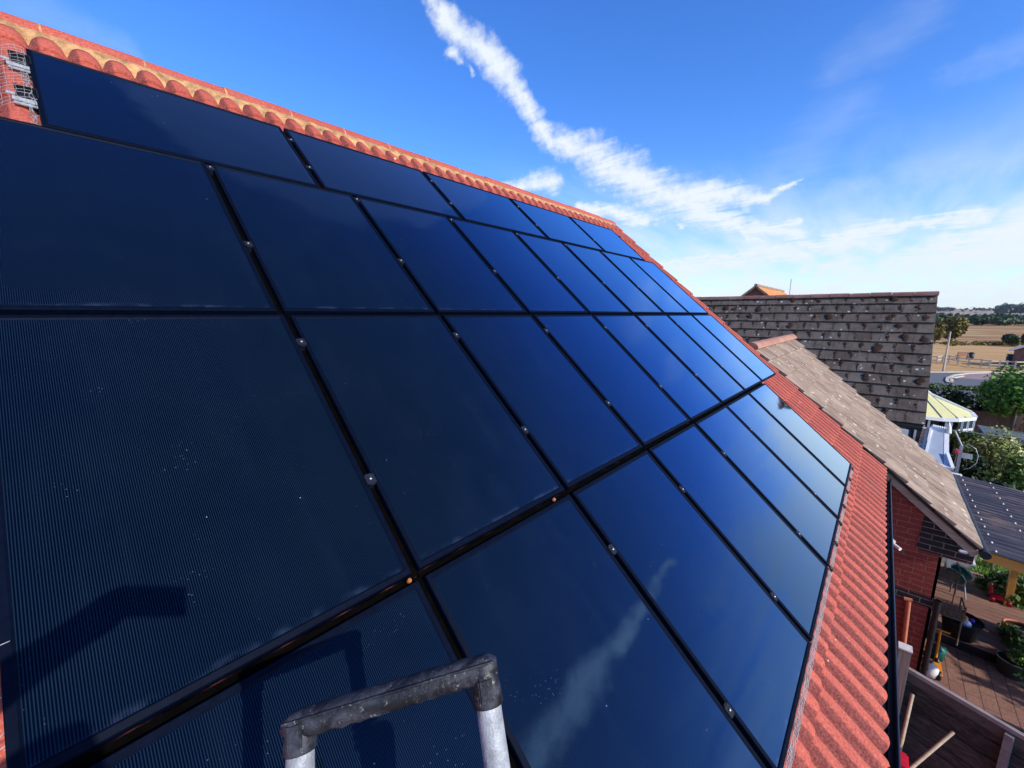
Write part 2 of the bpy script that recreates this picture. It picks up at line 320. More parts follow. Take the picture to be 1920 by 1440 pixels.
M['offwhite'] = simple('weathered_white_paint', (0.62, 0.60, 0.55), 0.6, 0.18, 14)
M['brick'] = mat_brick('red_brick', (0.26, 0.042, 0.026), (0.20, 0.030, 0.020), (0.30, 0.12, 0.08))
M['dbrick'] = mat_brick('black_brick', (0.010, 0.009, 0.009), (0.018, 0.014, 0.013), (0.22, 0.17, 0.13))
M['farbrick'] = simple('far_brick', (0.22, 0.10, 0.07), 0.9, 0.25, 4)
M['t_brown'] = mat_oldtile('tan_lichen_tile', (0.23, 0.158, 0.112), (0.38, 0.285, 0.210), 0.50, 0.95, (0.76, 0.68, 0.55), sdir=(16, 2.6, 2.6))
M['t_grey'] = mat_oldtile('dark_grey_tile', (0.075, 0.057, 0.046), (0.155, 0.126, 0.104), 0.42, 0.6, sdir=(3, 16, 3))
M['t_orange'] = mat_oldtile('orange_lichen_tile', (0.50, 0.17, 0.06), (0.66, 0.30, 0.10), 0.3, 0.4, (0.72, 0.52, 0.25))
M['t_red'] = mat_oldtile('dull_red_ridge', (0.20, 0.095, 0.075), (0.32, 0.17, 0.14), 0.15, 0.3)
M['t_pink'] = mat_oldtile('pink_ridge', (0.36, 0.17, 0.12), (0.46, 0.25, 0.18), 0.15, 0.3)
M['moss'] = simple('brown_moss', (0.040, 0.018, 0.010), 0.98, 0.5, 30, bmp=1.0, bd=0.01)
M['timber_pale'] = mat_wood('weathered_pale_timber', (0.30, 0.22, 0.14), (0.46, 0.36, 0.25), 'y')
M['timber_orange'] = mat_wood('orange_timber', (0.55, 0.24, 0.04), (0.66, 0.31, 0.06), 'y', 0.6)
M['timber_orange_z'] = mat_wood('orange_timber_post', (0.55, 0.24, 0.04), (0.66, 0.31, 0.06), 'z', 0.6)
M['fence_dark'] = mat_wood('dark_fence_board', (0.020, 0.017, 0.017), (0.105, 0.090, 0.085), 'y', 0.85, 0.006)
M['fence_grey'] = mat_wood('grey_fence_board', (0.16, 0.15, 0.15), (0.26, 0.245, 0.24), 'y', 0.85)
M['fence_brown'] = mat_wood('brown_fence_board', (0.17, 0.075, 0.045), (0.26, 0.125, 0.075), 'z', 0.85)
M['post_grey'] = mat_wood('grey_timber_post', (0.16, 0.125, 0.10), (0.30, 0.24, 0.20), 'z', 0.85)
M['deck'] = mat_wood('worn_deck_board', (0.20, 0.095, 0.065), (0.33, 0.18, 0.125), 'x', 0.75)
M['patio'] = mat_brick('patio_paver', (0.30, 0.155, 0.105), (0.24, 0.115, 0.08), (0.10, 0.06, 0.045), 0.30, 0.145, 'xy')
M['sheet'] = None
M['leaf_mag'] = mat_leaf('yellow_green_leaf', (0.12, 0.17, 0.03), (0.42, 0.46, 0.11), (0.78, 0.76, 0.42))
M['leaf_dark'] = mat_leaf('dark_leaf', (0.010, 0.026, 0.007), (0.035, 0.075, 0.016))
M['leaf_mid'] = mat_leaf('mid_leaf', (0.035, 0.085, 0.014), (0.12, 0.22, 0.035), (0.30, 0.36, 0.10))
M['leaf_bright'] = mat_leaf('bright_leaf', (0.055, 0.13, 0.014), (0.15, 0.31, 0.03), (0.26, 0.42, 0.06))
M['leaf_autumn'] = mat_leaf('autumn_leaf', (0.075, 0.075, 0.012), (0.24, 0.17, 0.03), (0.36, 0.24, 0.05))
M['leaf_wood'] = mat_leaf('woodland_leaf', (0.020, 0.050, 0.022), (0.060, 0.115, 0.035), (0.12, 0.15, 0.06))
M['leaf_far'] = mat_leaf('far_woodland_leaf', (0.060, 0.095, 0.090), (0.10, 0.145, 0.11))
M['bark'] = mat_wood('bark', (0.07, 0.05, 0.035), (0.14, 0.11, 0.08), 'z', 0.95, 0.01)
M['pole'] = mat_wood('pale_pole_timber', (0.46, 0.37, 0.29), (0.56, 0.47, 0.38), 'z')
M['skin'] = simple('skin', (0.55, 0.30, 0.21), 0.5, 0.08, 20, bmp=0.05)
M['jacket'] = simple('navy_fabric', (0.02, 0.03, 0.06), 0.9, 0.2, 60, bmp=0.3)
M['trouser'] = simple('grey_fabric', (0.05, 0.05, 0.055), 0.9, 0.2, 60, bmp=0.3)
M['hair'] = simple('brown_hair', (0.05, 0.03, 0.018), 0.6, 0.4, 90, bmp=0.6)
M['green_pl'] = simple('green_plastic', (0.004, 0.10, 0.075), 0.35, 0.2, 14)
M['red_pl'] = simple('red_plastic', (0.52, 0.010, 0.022), 0.35, 0.2, 14)
M['orange_pl'] = simple('orange_plastic', (0.75, 0.25, 0.01), 0.4, 0.1, 14)
M['terra'] = simple('terracotta', (0.50, 0.17, 0.09), 0.8, 0.2, 14)
M['pinkrose'] = simple('pink_rose', (0.70, 0.12, 0.20), 0.7, 0.25, 30)
M['wicker'] = simple('brown_wicker', (0.16, 0.11, 0.075), 0.8, 0.35, 60, bmp=0.6)
M['yellowroof'] = simple('yellow_polycarbonate', (0.74, 0.70, 0.33), 0.5, 0.05, 4, bmp=0.02)
M['greypane'] = simple('grey_roof_pane', (0.34, 0.39, 0.46), 0.3, 0.08, 6, bmp=0.03)
M['win'] = glassmat('dark_window_glass')
M['soil'] = simple('soil', (0.035, 0.024, 0.016), 0.98, 0.4, 12, bmp=0.9, bd=0.02)
M['blueflash'] = simple('blue_grey_flashing', (0.12, 0.16, 0.22), 0.5, 0.2, 8)

def mat_ladderplastic():
    m, nt, b, o = new_mat('scuffed_black_plastic')
    n = noi(nt, vmap(nt, o, (14, 30, 30), (0, 0, R(35))), 1.0, 7, 0.7, dist=0.8); f = noi(nt, o, 120, 5, 0.7); g = noi(nt, o, 16, 4, 0.6)
    c = mixc(nt, mr(nt, n, 0.42, 0.72), (0.006, 0.007, 0.011), (0.050, 0.054, 0.075))
    c = mixc(nt, ma(nt, 'MULTIPLY', mr(nt, f, 0.60, 0.70), 0.7), c, (0.34, 0.33, 0.32))
    c = mixc(nt, ma(nt, 'MULTIPLY', mr(nt, g, 0.66, 0.72), 0.5), c, (0.12, 0.11, 0.09))
    sock(nt, b.inputs['Base Color'], c); sock(nt, b.inputs['Roughness'], mr(nt, n, 0.3, 0.8, 0.35, 0.75))
    bump(nt, b, ma(nt, 'ADD', n, f), 0.7, 0.0015)
    return m
M['lplastic'] = mat_ladderplastic()

def mat_sheet():
    m, nt, b, o = new_mat('dark_corrugated_sheet')
    n = noi(nt, vmap(nt, o, (30, 1.6, 1)), 1.0, 5, 0.65); k = noi(nt, o, 2.2, 3)
    c = mixc(nt, mr(nt, n, 0.35, 0.7), (0.030, 0.028, 0.040), (0.085, 0.075, 0.085))
    c = mixc(nt, ma(nt, 'MULTIPLY', mr(nt, ma(nt, 'MULTIPLY', n, k), 0.27, 0.38), 0.6), c, (0.22, 0.14, 0.105))
    sock(nt, b.inputs['Base Color'], c); b.inputs['Roughness'].default_value = 0.42
    return m
M['sheet'] = mat_sheet()

def mat_ground():
    m, nt, b, o = new_mat('dry_meadow')
    s = nt.nodes.new('ShaderNodeSeparateXYZ'); nt.links.new(o, s.inputs[0])
    big = noi(nt, vmap(nt, o, (0.02, 0.006, 1)), 1.0, 5, 0.6); med = noi(nt, vmap(nt, o, (0.35, 0.12, 1)), 1.0, 6, 0.65); fine = noi(nt, o, 2.5, 5, 0.7)
    c = mixc(nt, mr(nt, med, 0.35, 0.7), (0.50, 0.29, 0.115), (0.62, 0.40, 0.19))
    rough_f = mr(nt, s.outputs[0], 106, 114)
    c2 = mixc(nt, mr(nt, noi(nt, vmap(nt, o, (0.16, 0.05, 1)), 1.0, 7, 0.75), 0.42, 0.62), (0.30, 0.15, 0.065), (0.56, 0.38, 0.17))
    c = mixc(nt, rough_f, c, c2)
    c = mixc(nt, ma(nt, 'MULTIPLY', mr(nt, fine, 0.5, 0.75), 0.35), c, (0.26, 0.16, 0.07))
    c = mixc(nt, mr(nt, s.outputs[0], 60, 38, 0.0, 0.75), c, (0.10, 0.10, 0.035))
    sock(nt, b.inputs['Base Color'], c); b.inputs['Roughness'].default_value = 0.95; b.inputs['Specular IOR Level'].default_value = 0.1
    bump(nt, b, med, 0.6, 0.15)
    return m
M['ground'] = mat_ground()
M['asphalt'] = simple('asphalt', (0.13, 0.13, 0.14), 0.9, 0.15, 6)
M['pinkpave'] = simple('pink_pavement', (0.33, 0.22, 0.20), 0.9, 0.12, 3)
M['kerb'] = simple('kerb_stone', (0.55, 0.48, 0.38), 0.9, 0.15, 6)
M['lawn'] = simple('lawn_turf', (0.055, 0.12, 0.018), 0.95, 0.4, 5, bmp=0.8, bd=0.03)
M['grass'] = mat_leaf('grass_blade', (0.09, 0.22, 0.02), (0.22, 0.40, 0.04), (0.40, 0.50, 0.12))
M['hill'] = None
def mat_hill():
    m, nt, b, o = new_mat('far_fields')
    med = noi(nt, vmap(nt, o, (0.004, 0.012, 0.03)), 1.0, 3, 0.5)
    vo = nt.nodes.new('ShaderNodeTexVoronoi'); nt.links.new(vmap(nt, o, (0.0016, 0.006, 0.0)), vo.inputs['Vector']); vo.inputs['Scale'].default_value = 1
    s = nt.nodes.new('ShaderNodeSeparateColor'); nt.links.new(vo.outputs['Color'], s.inputs[0])
    c = mixc(nt, s.outputs[0], (0.33, 0.22, 0.18), (0.52, 0.40, 0.26))
    c = mixc(nt, mr(nt, med, 0.5, 0.65), c, (0.30, 0.23, 0.20))
    sock(nt, b.inputs['Base Color'], c); b.inputs['Roughness'].default_value = 1
    return m
M['hill'] = mat_hill()

# ------------------------------------------------------------------ mesh helpers
class MB:
    def __init__(s): s.v = []; s.f = []; s.sm = []
    def add(s, vs, fs, smooth=False):
        o = len(s.v); s.v += [Vector(p) for p in vs]; s.f += [tuple(i + o for i in f) for f in fs]; s.sm += [smooth] * len(fs)
    def box(s, c, d, rot=None, bev=0.0):
        c = Vector(c); hx, hy, hz = d[0] / 2, d[1] / 2, d[2] / 2
        if bev:
            bm = bmesh.new(); bmesh.ops.create_cube(bm, size=1)
            for v in bm.verts: v.co = Vector((v.co.x * d[0], v.co.y * d[1], v.co.z * d[2]))
            bmesh.ops.bevel(bm, geom=bm.edges[:], offset=bev, segments=2, affect='EDGES')
            vs = [v.co.copy() for v in bm.verts]; fs = [[v.index for v in f.verts] for f in bm.faces]; bm.free()
        else:
            vs = [Vector((x, y, z)) for x in (-hx, hx) for y in (-hy, hy) for z in (-hz, hz)]
            fs = [(0, 1, 3, 2), (4, 6, 7, 5), (0, 4, 5, 1), (2, 3, 7, 6), (0, 2, 6, 4), (1, 5, 7, 3)]
        if rot is not None: vs = [rot @ v for v in vs]
        s.add([v + c for v in vs], fs)
    def bar(s, a, b, w, h=None, up=(0, 0, 1)):
        a, b = Vector(a), Vector(b); h = h or w; d = b - a; L = d.length; x = d.normalized(); u = Vector(up)
        y = u.cross(x)
        if y.length < 1e-4: y = Vector((0, 1, 0)).cross(x)
        y.normalize(); z = x.cross(y)
        rot = Matrix((x, y, z)).transposed(); s.box((a + b) / 2, (L, w, h), rot)
    def tube(s, pts, r, n=8, cap=True, smooth=True):
        pts = [Vector(p) for p in pts]; rs = r if isinstance(r, (list, tuple)) else [r] * len(pts)
        vs = []; prev = None
        for i, p in enumerate(pts):
            t = (pts[min(i + 1, len(pts) - 1)] - pts[max(i - 1, 0)]).normalized()
            if prev is None:
                a = Vector((0, 0, 1)) if abs(t.z) < 0.9 else Vector((1, 0, 0)); x = t.cross(a).normalized()
            else: x = (prev - t * prev.dot(t)).normalized()
            prev = x; y = t.cross(x)
            for k in range(n): q = 2 * math.pi * k / n; vs.append(p + (x * math.cos(q) + y * math.sin(q)) * rs[i])
        fs = []
        for i in range(len(pts) - 1):
            for k in range(n): fs.append((i * n + k, i * n + (k + 1) % n, (i + 1) * n + (k + 1) % n, (i + 1) * n + k))
        s.add(vs, fs, smooth)
        if cap: s.add(vs[:n], [tuple(range(n))[::-1]]); s.add(vs[-n:], [tuple(range(n))])
    def lathe(s, prof, c, n=20, axis=None, sx=1.0, sy=1.0):
        c = Vector(c); vs = []; ax = (axis or Vector((0, 0, 1))).normalized()
        q = Vector((0, 0, 1)).rotation_difference(ax)
        for (r, z) in prof:
            for k in range(n): a = 2 * math.pi * k / n; vs.append(c + q @ Vector((r * math.cos(a) * sx, r * math.sin(a) * sy, z)))
        fs = []
        for i in range(len(prof) - 1):
            for k in range(n): fs.append((i * n + k, i * n + (k + 1) % n, (i + 1) * n + (k + 1) % n, (i + 1) * n + k))
        s.add(vs, fs, True)
    def quad(s, a, b, c, d): s.add([a, b, c, d], [(0, 1, 2, 3)])
    def slab(s, pts, t, nrm=(0, 0, 1)):
        n = Vector(nrm).normalized() * t; k = len(pts); top = [Vector(p) for p in pts]; bot = [p - n for p in top]
        fs = [tuple(range(k)), tuple(range(2 * k - 1, k - 1, -1))] + [(i, i + k, (i + 1) % k + k, (i + 1) % k) for i in range(k)]
        s.add(top + bot, fs)
    def build(s, name, mat, parent=None, rel=None):
        me = bpy.data.meshes.new(name)
        off = Vector((0, 0, 0))
        if parent is not None and rel is None: off = parent.matrix_basis.translation / S
        inv = None
        if parent is not None and rel is None: inv = parent.matrix_basis.to_3x3().inverted()
        vs = []
        for v in s.v:
            q = v - off
            if inv is not None: q = inv @ q
            vs.append(tuple(q * S))
        me.from_pydata(vs, [], s.f); me.update()
        me.polygons.foreach_set('use_smooth', s.sm)
        o = bpy.data.objects.new(name, me); COL.objects.link(o); me.materials.append(mat)
        if parent is not None: o.parent = parent
        return o
def fixn(o):
    bm = bmesh.new(); bm.from_mesh(o.data); bmesh.ops.recalc_face_normals(bm, faces=bm.faces[:]); bm.to_mesh(o.data); bm.free(); return o
def tag(o, label=None, cat=None, group=None, kind=None):
    if label: o['label'] = label
    if cat: o['category'] = cat
    if group: o['group'] = group
    if kind: o['kind'] = kind
    return o
def thing(name, loc, label, cat, group=None, rot=(0, 0, 0)):
    o = bpy.data.objects.new(name, None); COL.objects.link(o); o.empty_display_size = 0.1
    o.matrix_basis = Matrix.Translation(Vector(loc) * S) @ Euler(rot).to_matrix().to_4x4()
    return tag(o, label, cat, group)

# ================================================================== THE HOUSE UNDER THE PANELS
house = thing('tiled_house', (4.0, 3.0, -5.1), 'house with the coral red tiled roof that carries the solar panels', 'house')
PER = 0.2055; GAUGE = 0.481; V0 = -0.640
U0, U1 = -4.5, 9.80
def prof(u):
    t = (u - 0.294) / PER + 0.5
    return 0.070 * (abs(math.sin(math.pi * t)) ** 0.6)
roof = MB(); rr = random.Random(3)
nper = 9
K = 16
us = []
u = 0.294 - 0.5 * PER - PER * 23
while u < U1 + 1e-6:
    us.append(u); u += PER / nper
for k in range(K):
    vb = V0 + k * GAUGE
    ntile = len(us) // (2 * nper) + 2
    jit = [(rr.uniform(-.010, .010), rr.uniform(-.004, .004)) for _ in range(ntile)]
    rows = []
    for (dv, base, useh) in ((0.0, -0.130, 0), (0.0, -0.106, 1), (0.012, -0.100, 1), (0.15, -0.106, 1), (0.34, -0.116, 1), (GAUGE + 0.05, -0.134, 1)):
        row = []
        for i, uu in enumerate(us):
            t = (i + nper // 2) // (2 * nper); j = jit[t % ntile]
            h = prof(uu)
            if not useh: h = h - 0.004
            vv = min(vb + dv + j[0], 6.800)
            row.append(roofp(uu, vv, base + h + j[1]))
        rows.append(row)
    vs = [p for r_ in rows for p in r_]; n = len(us); fs = []
    for a in range(len(rows) - 1):
        for i in range(n - 1): fs.append((a * n + i, a * n + i + 1, (a + 1) * n + i + 1, (a + 1) * n + i))
    roof.add(vs, fs, True)
    # closing face on the far verge
    a = [roofp(us[-1], vb, -0.17), roofp(us[-1], vb + GAUGE, -0.17), roofp(us[-1], vb + GAUGE, -0.115), roofp(us[-1], vb, -0.088)]
    roof.add(a, [(0, 1, 2, 3)])
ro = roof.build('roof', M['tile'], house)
bk = MB(); bk.slab([(U0, -0.30, -0.46), (U1 - .04, -0.30, -0.46), (U1 - .04, 5.30, 4.40), (U0, 5.30, 4.40)], 0.05, (0, -math.sin(TH), math.cos(TH)))
bk.slab([(U0, 11.1, -0.6), (U0, 5.44, 4.42), (U1, 5.44, 4.42), (U1, 11.1, -0.6)], 0.05, (0, math.sin(TH), math.cos(TH)))
bk.build('roof_deck', M['t_red'], house)
YR, ZR, RR = 5.345, 4.47, 0.152
k = 0; x = 0.282 - 0.633 * 7
mm = MB(); rj = random.Random(5)
while x < 9.85:
    x1 = min(x + 0.622, 9.86); r0 = RR + rj.uniform(-.004, .004); dz = rj.uniform(-.006, .006)
    N = 14; vs = []
    for xx, rad in ((x, r0), (x + 0.006, r0 + .004), ((x + x1) / 2, r0 + .002), (x1 - 0.006, r0 + .004), (x1, r0)):
        for i in range(N + 1):
            a = -0.12 + (math.pi + 0.24) * i / N
            vs.append((xx, YR - rad * math.cos(a) * 1.0, ZR + dz + rad * math.sin(a)))
    fs = [(a * (N + 1) + i, a * (N + 1) + i + 1, (a + 1) * (N + 1) + i + 1, (a + 1) * (N + 1) + i) for a in range(4) for i in range(N)]
    mm.add(vs, fs, True)
    mm.add([vs[i] for i in range(N + 1)], [tuple(range(N + 1))]); mm.add([vs[-1 - i] for i in range(N + 1)], [tuple(range(N + 1))])
    x += 0.633
mm.build('ridge', M['ridgetile'], house)
mo = MB()
# bedding mortar under the ridge: a lumpy strip between ridge tiles and tile crests
n = 420; vs = []
for i in range(n + 1):
    xx = U0 + (9.8 - U0) * i / n
    w = mnoise.noise(Vector((xx * 9, 0, 0))) * .008
    vs += [(xx, YR - RR + 0.030, ZR + 0.020), tuple(roofp(xx, 6.862, -0.038 + w)), tuple(roofp(xx, 6.80, -0.054 + w)), tuple(roofp(xx, 6.725, -0.079 + w)), tuple(roofp(xx, 6.64, -0.13))]
mo.add(vs, [(i * 5 + j, i * 5 + j + 1, i * 5 + j + 6, i * 5 + j + 5) for i in range(n) for j in range(4)], True)
x = 0.282 - 0.633 * 7
while x < 9.8:
    vs = []
    for xx in (x - 0.014, x + 0.003):
        for i in range(13):
            a = -0.05 + (math.pi + .1) * i / 12; vs.append((xx, YR - (RR + .001) * math.cos(a), ZR + (RR + .001) * math.sin(a)))
    mo.add(vs, [(i, i + 1, i + 14, i + 13) for i in range(12)], True); x += 0.633
mo.build('ridge_mortar', M['mortar'], house)
gu = MB()
# half round gutter along the eave
gy, gz_, gr = -0.456, -0.655, 0.072
vs = []; N = 10
for xx in (U0, U1 + 0.02):
    for i in range(N + 1):
        a = math.pi * i / N; vs.append((xx, gy - gr * math.cos(a), gz_ - gr * math.sin(a)))
    for i in range(N + 1):
        a = math.pi * (N - i) / N; vs.append((xx, gy - (gr - .008) * math.cos(a), gz_ + .004 - (gr - .008) * math.sin(a)))
m_ = 2 * (N + 1)
gu.add(vs, [(i, (i + 1) % m_, (i + 1) % m_ + m_, i + m_) for i in range(m_)], True)
gu.tube([(U0, gy - gr, gz_ + .004), (U1 + .02, gy - gr, gz_ + .004)], 0.010, 6)
gut = gu.build('gutter', M['gutter'], house)
xx = 0.6
while xx < 9.8:
    g_ = MB(); g_.box((xx, gy - gr - .010, gz_ - .004), (0.035, 0.014, 0.05)); g_.box((xx, gy, gz_ + 0.008), (0.035, 2 * gr, 0.006)); g_.build('bracket', M['black'], gut); xx += 1.15
fa = MB(); fa.box(((U0 + U1) / 2, -0.345, -0.74), (U1 - U0, 0.03, 0.26)); fa.build('fascia', M['black'], house)
so = MB(); so.box(((U0 + U1) / 2, -0.24, -0.865), (U1 - U0, 0.22, 0.02)); so.build('soffit', M['white'], house)
wa = MB(); wa.box(((U0 + U1) / 2 - .05, 5.3, -3.0), (U1 - U0 - .3, 10.9, 4.25)); wl = wa.build('wall', M['brick'], house)
ga = MB(); ga.add([(U1 - .12, -0.1, -0.88), (U1 - .12, 10.7, -0.88), (U1 - .12, 5.33, 4.2)], [(0, 1, 2)]); ga.build('gable_wall', M['brick'], house)

# ================================================================== SOLAR PANELS
def panel_meshes():
    fw, fh = 0.030, 0.052
    fr = MB()
    # ring section: outer low, outer top, bevel, inner top, inner lip
    prof_ = [(0.0, -fh), (0.0, -0.002), (0.003, 0.002), (fw - 0.007, 0.0035), (fw, -0.003), (fw, -fh)]
    def ring(o): return [(o, o), (W - o, o), (W - o, H - o), (o, H - o)]
    vs = []
    for (o, z) in prof_:
        for (x, y) in ring(o): vs.append((x, y, z))
    fs = []
    for i in range(len(prof_) - 1):
        for k in range(4): fs.append((i * 4 + k, i * 4 + (k + 1) % 4, (i + 1) * 4 + (k + 1) % 4, (i + 1) * 4 + k))
    fr.add(vs, fs)
    gl = MB(); gl.add([(fw - .004, fw - .004, -.0028), (W - fw + .004, fw - .004, -.0028), (W - fw + .004, H - fw + .004, -.0028), (fw - .004, H - fw + .004, -.0028)], [(0, 1, 2, 3)])
    bs = MB(); bs.add([(fw, fw, -.02), (W - fw, fw, -.02), (W - fw, H - fw, -.02), (fw, H - fw, -.02)], [(3, 2, 1, 0)])
    return fr, gl, bs
FR, GL, BS = panel_meshes()
protos = {}
def mkchild(name, mb, mat, parent):
    if name not in protos: protos[name] = mb.build(name, mat, parent, rel=True)
    else:
        c = protos[name].copy(); COL.objects.link(c); c.parent = parent; protos[name + '_'] = c
        return c
    return protos[name]
CL = MB(); CL.box((0, 0, 0.006), (0.050, 0.050, 0.006), bev=0.0015); CL.box((0, 0, -0.02), (0.030, 0.062, 0.05))
BO = MB(); BO.lathe([(0.0, 0.016), (0.007, 0.016), (0.008, 0.014), (0.008, 0.009)], (0, 0, 0), 10)
ordn = ['nearest', 'second', 'third', 'fourth', 'fifth', 'sixth', 'seventh', 'farthest']
rows = [('A', 0.0, 1.0363, 7, [0.34, 1.285], 'lowest row'), ('B', H + G, 1.0266, 8, [2.23, 3.195], 'second row up from the gutter'),
        ('C', 2 * H + 2 * G, 1.0055, 8, [4.14, 5.10], 'third row up from the gutter')]
rp = random.Random(11)
RB = Euler((TH, 0, 0)).to_matrix()
def place_panel(u, v, land, label):
    jx, jy = rp.gauss(0, 0.0011), rp.gauss(0, 0.0011)
    o = bpy.data.objects.new('solar_panel', None); COL.objects.link(o); o.empty_display_size = .1
    m = RB @ Euler((jx, jy, 0)).to_matrix()
    if land:
        m = m @ Euler((0, 0, math.pi / 2)).to_matrix(); p = roofp(u + H, v)
    else: p = roofp(u, v)
    o.matrix_basis = Matrix.Translation(p * S) @ m.to_4x4()
    tag(o, label, 'solar panel', 'black solar panels on the red roof')
    mkchild('frame', FR, M['frame'], o); g = mkchild('glass', GL, M['panel'], o); mkchild('backsheet', BS, M['black'], o)
    return o
STV = MB(); STV.box((W + G / 2, H / 2, -.040), (G + .004, H + .03, .006))  # black strips added beneath the panel gaps to make them read as deep shade
STH = MB(); STH.box((W / 2, H + G * .44, -.0375), (W + .01, G * .80, .006))
STL = MB(); STL.box((W / 2, -G / 2, -.040), (W + .01, G + .004, .006))
def add_clamp(o, land, lx, ly):
    c = mkchild('clamp', CL, M['clamp'], o); c.location = Vector((lx, ly, 0)) * S
    b = mkchild('bolt', BO, M['steel'], c)
    c.rotation_euler = (0, 0, rp.uniform(-.06, .06))
for (nm, v, s0, n, rails, rn) in rows:
    for k in range(-1, n - 1):
        u = s0 + k * (W + G) + G / 2
        idx = k + 1
        nme = 'farthest' if idx == n - 1 else ordn[idx]
        o = place_panel(u, v, False, '%s solar panel from the ladder end, %s' % (nme, rn) if idx and idx < n - 1 else '%s solar panel of the %s' % (nme, rn))
        if k < n - 2: mkchild('seam_shade_strip', STV, M['pit'], o)
        if nm != 'C': mkchild('gap_shade_strip', STH, M['pit'], o)
        for rv in rails:
            if k < n - 2: add_clamp(o, False, W + G / 2, rv - v)
vD = 3 * H + 2 * G + 0.0223
for k in range(5):
    u = 0.1491 + k * (H + G) + G / 2
    o = place_panel(u, vD, True, ['near end landscape solar panel of the top row, beside the bare tiles', 'second landscape solar panel along the top row', 'middle landscape solar panel of the top row under the ridge',
                                  'fourth landscape solar panel along the top row under the ridge', 'landscape solar panel at the far end of the top row'][k])
    if k: mkchild('seam_shade_strip_end', STL, M['pit'], o).name = 'seam_shade_strip'
    for rv in (5.54, 6.06):
        add_clamp(o, True, rv - vD, -G / 2)
# mounting rails
rl = random.Random(2)
for i, (rv, a, b) in enumerate([(0.34, -.15, 7.95), (1.285, -.15, 7.95), (2.23, -.17, 9.2), (3.195, -.17, 9.2), (4.14, -.18, 9.18), (5.10, -.18, 9.18), (5.54, 0.13, 8.85), (6.06, 0.13, 8.85)]):
    m = MB(); 
    rot = RB
    m.box(roofp((a + b) / 2, rv, -0.078), (b - a, 0.05, 0.05), rot)
    wh = ['lowest', 'second lowest', 'third lowest', 'fourth lowest', 'fourth highest', 'third highest', 'second highest', 'highest'][i]
    tag(m.build('mounting_rail', M['blackrail']), '%s black mounting rail running under the solar panels, seen in the gaps' % wh, 'rail', 'rails under the solar panels')
# battens of warm light in the gap between rows A and B: clay tile nibs
# brackets by the top left panel
for i, (vc, lab) in enumerate([(6.09, 'upper grey metal roof bracket with a black mouth on the bare tiles at top left'), (5.57, 'lower grey metal roof bracket with a black mouth on the bare tiles at top left')]):
    t = thing('roof_bracket', roofp(0.10, vc, -.06), lab, 'bracket', 'metal brackets beside the top left panel', (TH, 0, 0))
    m = MB()
    def L(x, y, z): return roofp(0.10 + x, vc + y, -.06 + z)
    m.box(L(.030, .085, .035), (.10, .012, .075), RB); m.box(L(.078, .03, .035), (.008, .12, .07), RB); m.box(L(-.016, .03, .03), (.006, .11, .05), RB)
    m.build('hood', M['black'], t)
    m = MB(); m.box(L(.032, .035, .03), (.086, .090, .02), RB); m.build('mouth', M['black'], t)
    for (cx, cy, cz, dx, dy, mt) in ((-.035, -.005, .048, .045, .030, 'alu'), (.022, -.048, .040, .115, .045, 'rail'), (.028, -.088, .032, .120, .026, 'alu')):
        m = MB(); m.box(L(cx, cy, cz), (dx, dy, .006), RB @ Euler((0, 0, -.06)).to_matrix()); m.build('flange', M[mt], t)
# bird netting
def net(name, pts_fn, nu, nv, r, label, wob=0.006, seed=1, frays=0):
    rn = random.Random(seed); m = MB(); P_ = {}
    for i in range(nu + 1):
        for j in range(nv + 1):
            P_[i, j] = pts_fn(i / nu, j / nv) + Vector((rn.uniform(-wob, wob), rn.uniform(-wob, wob), rn.uniform(-wob, wob)))
    for i in range(nu + 1): m.tube([P_[i, j] for j in range(nv + 1)], r, 4, False)
    for j in range(nv + 1): m.tube([P_[i, j] for i in range(nu + 1)], r, 4, False)
    for _ in range(frays):
        i = rn.randrange(nu + 1); a = P_[i, nv]; m.tube([a, a + Vector((rn.uniform(-.03, .05), rn.uniform(-.03, .05), rn.uniform(-.01, .05))), a + Vector((rn.uniform(-.03, .09), rn.uniform(-.03, .06), rn.uniform(-.02, .06)))], r, 4, False)
    return tag(m.build(name, M['rail']), label, 'mesh', 'wire bird mesh around the panels')
def tz(u): return -0.088 + prof(u)
net('bird_mesh', lambda a, b: roofp(7.97 - a * 8.1, -0.010 - b * 0.055, -0.004 - b * 0.03), 330, 5, 0.0011, 'fine wire bird mesh along the lower edge of the panels above the bare eave tiles', 0.003, 1)
net('bird_mesh', lambda a, b: roofp(0.155 - b * 0.17, 6.28 - a * 0.88, tz(0.155 - b * .17) + .010 + (1 - b) ** 2 * 0.05), 18, 5, 0.0009, 'crumpled wire bird mesh over the bare tiles beside the top left panel', 0.005, 2, 0)
net('bird_mesh', lambda a, b: roofp(-0.150 - b * 0.05, 1.78 + a * 1.7, -0.06 + b * .03), 60, 3, 0.0016, 'frayed wire bird mesh at the left hand edge of the lower panels', 0.006, 3, 34)
net('bird_mesh', lambda a, b: roofp(7.985 + b * 0.045, 0.0 + a * 1.70, -0.004 - b * 0.05), 80, 4, 0.0011, 'wire bird mesh up the far end of the lowest row of panels', 0.003, 4)
net('bird_mesh', lambda a, b: roofp(0.150 - b * 0.015, 5.22 + a * 1.12, -0.004 - b * .05), 34, 2, 0.0013, 'ragged wire bird mesh clipped to the left edge of the top left panel', 0.012, 5, 26)
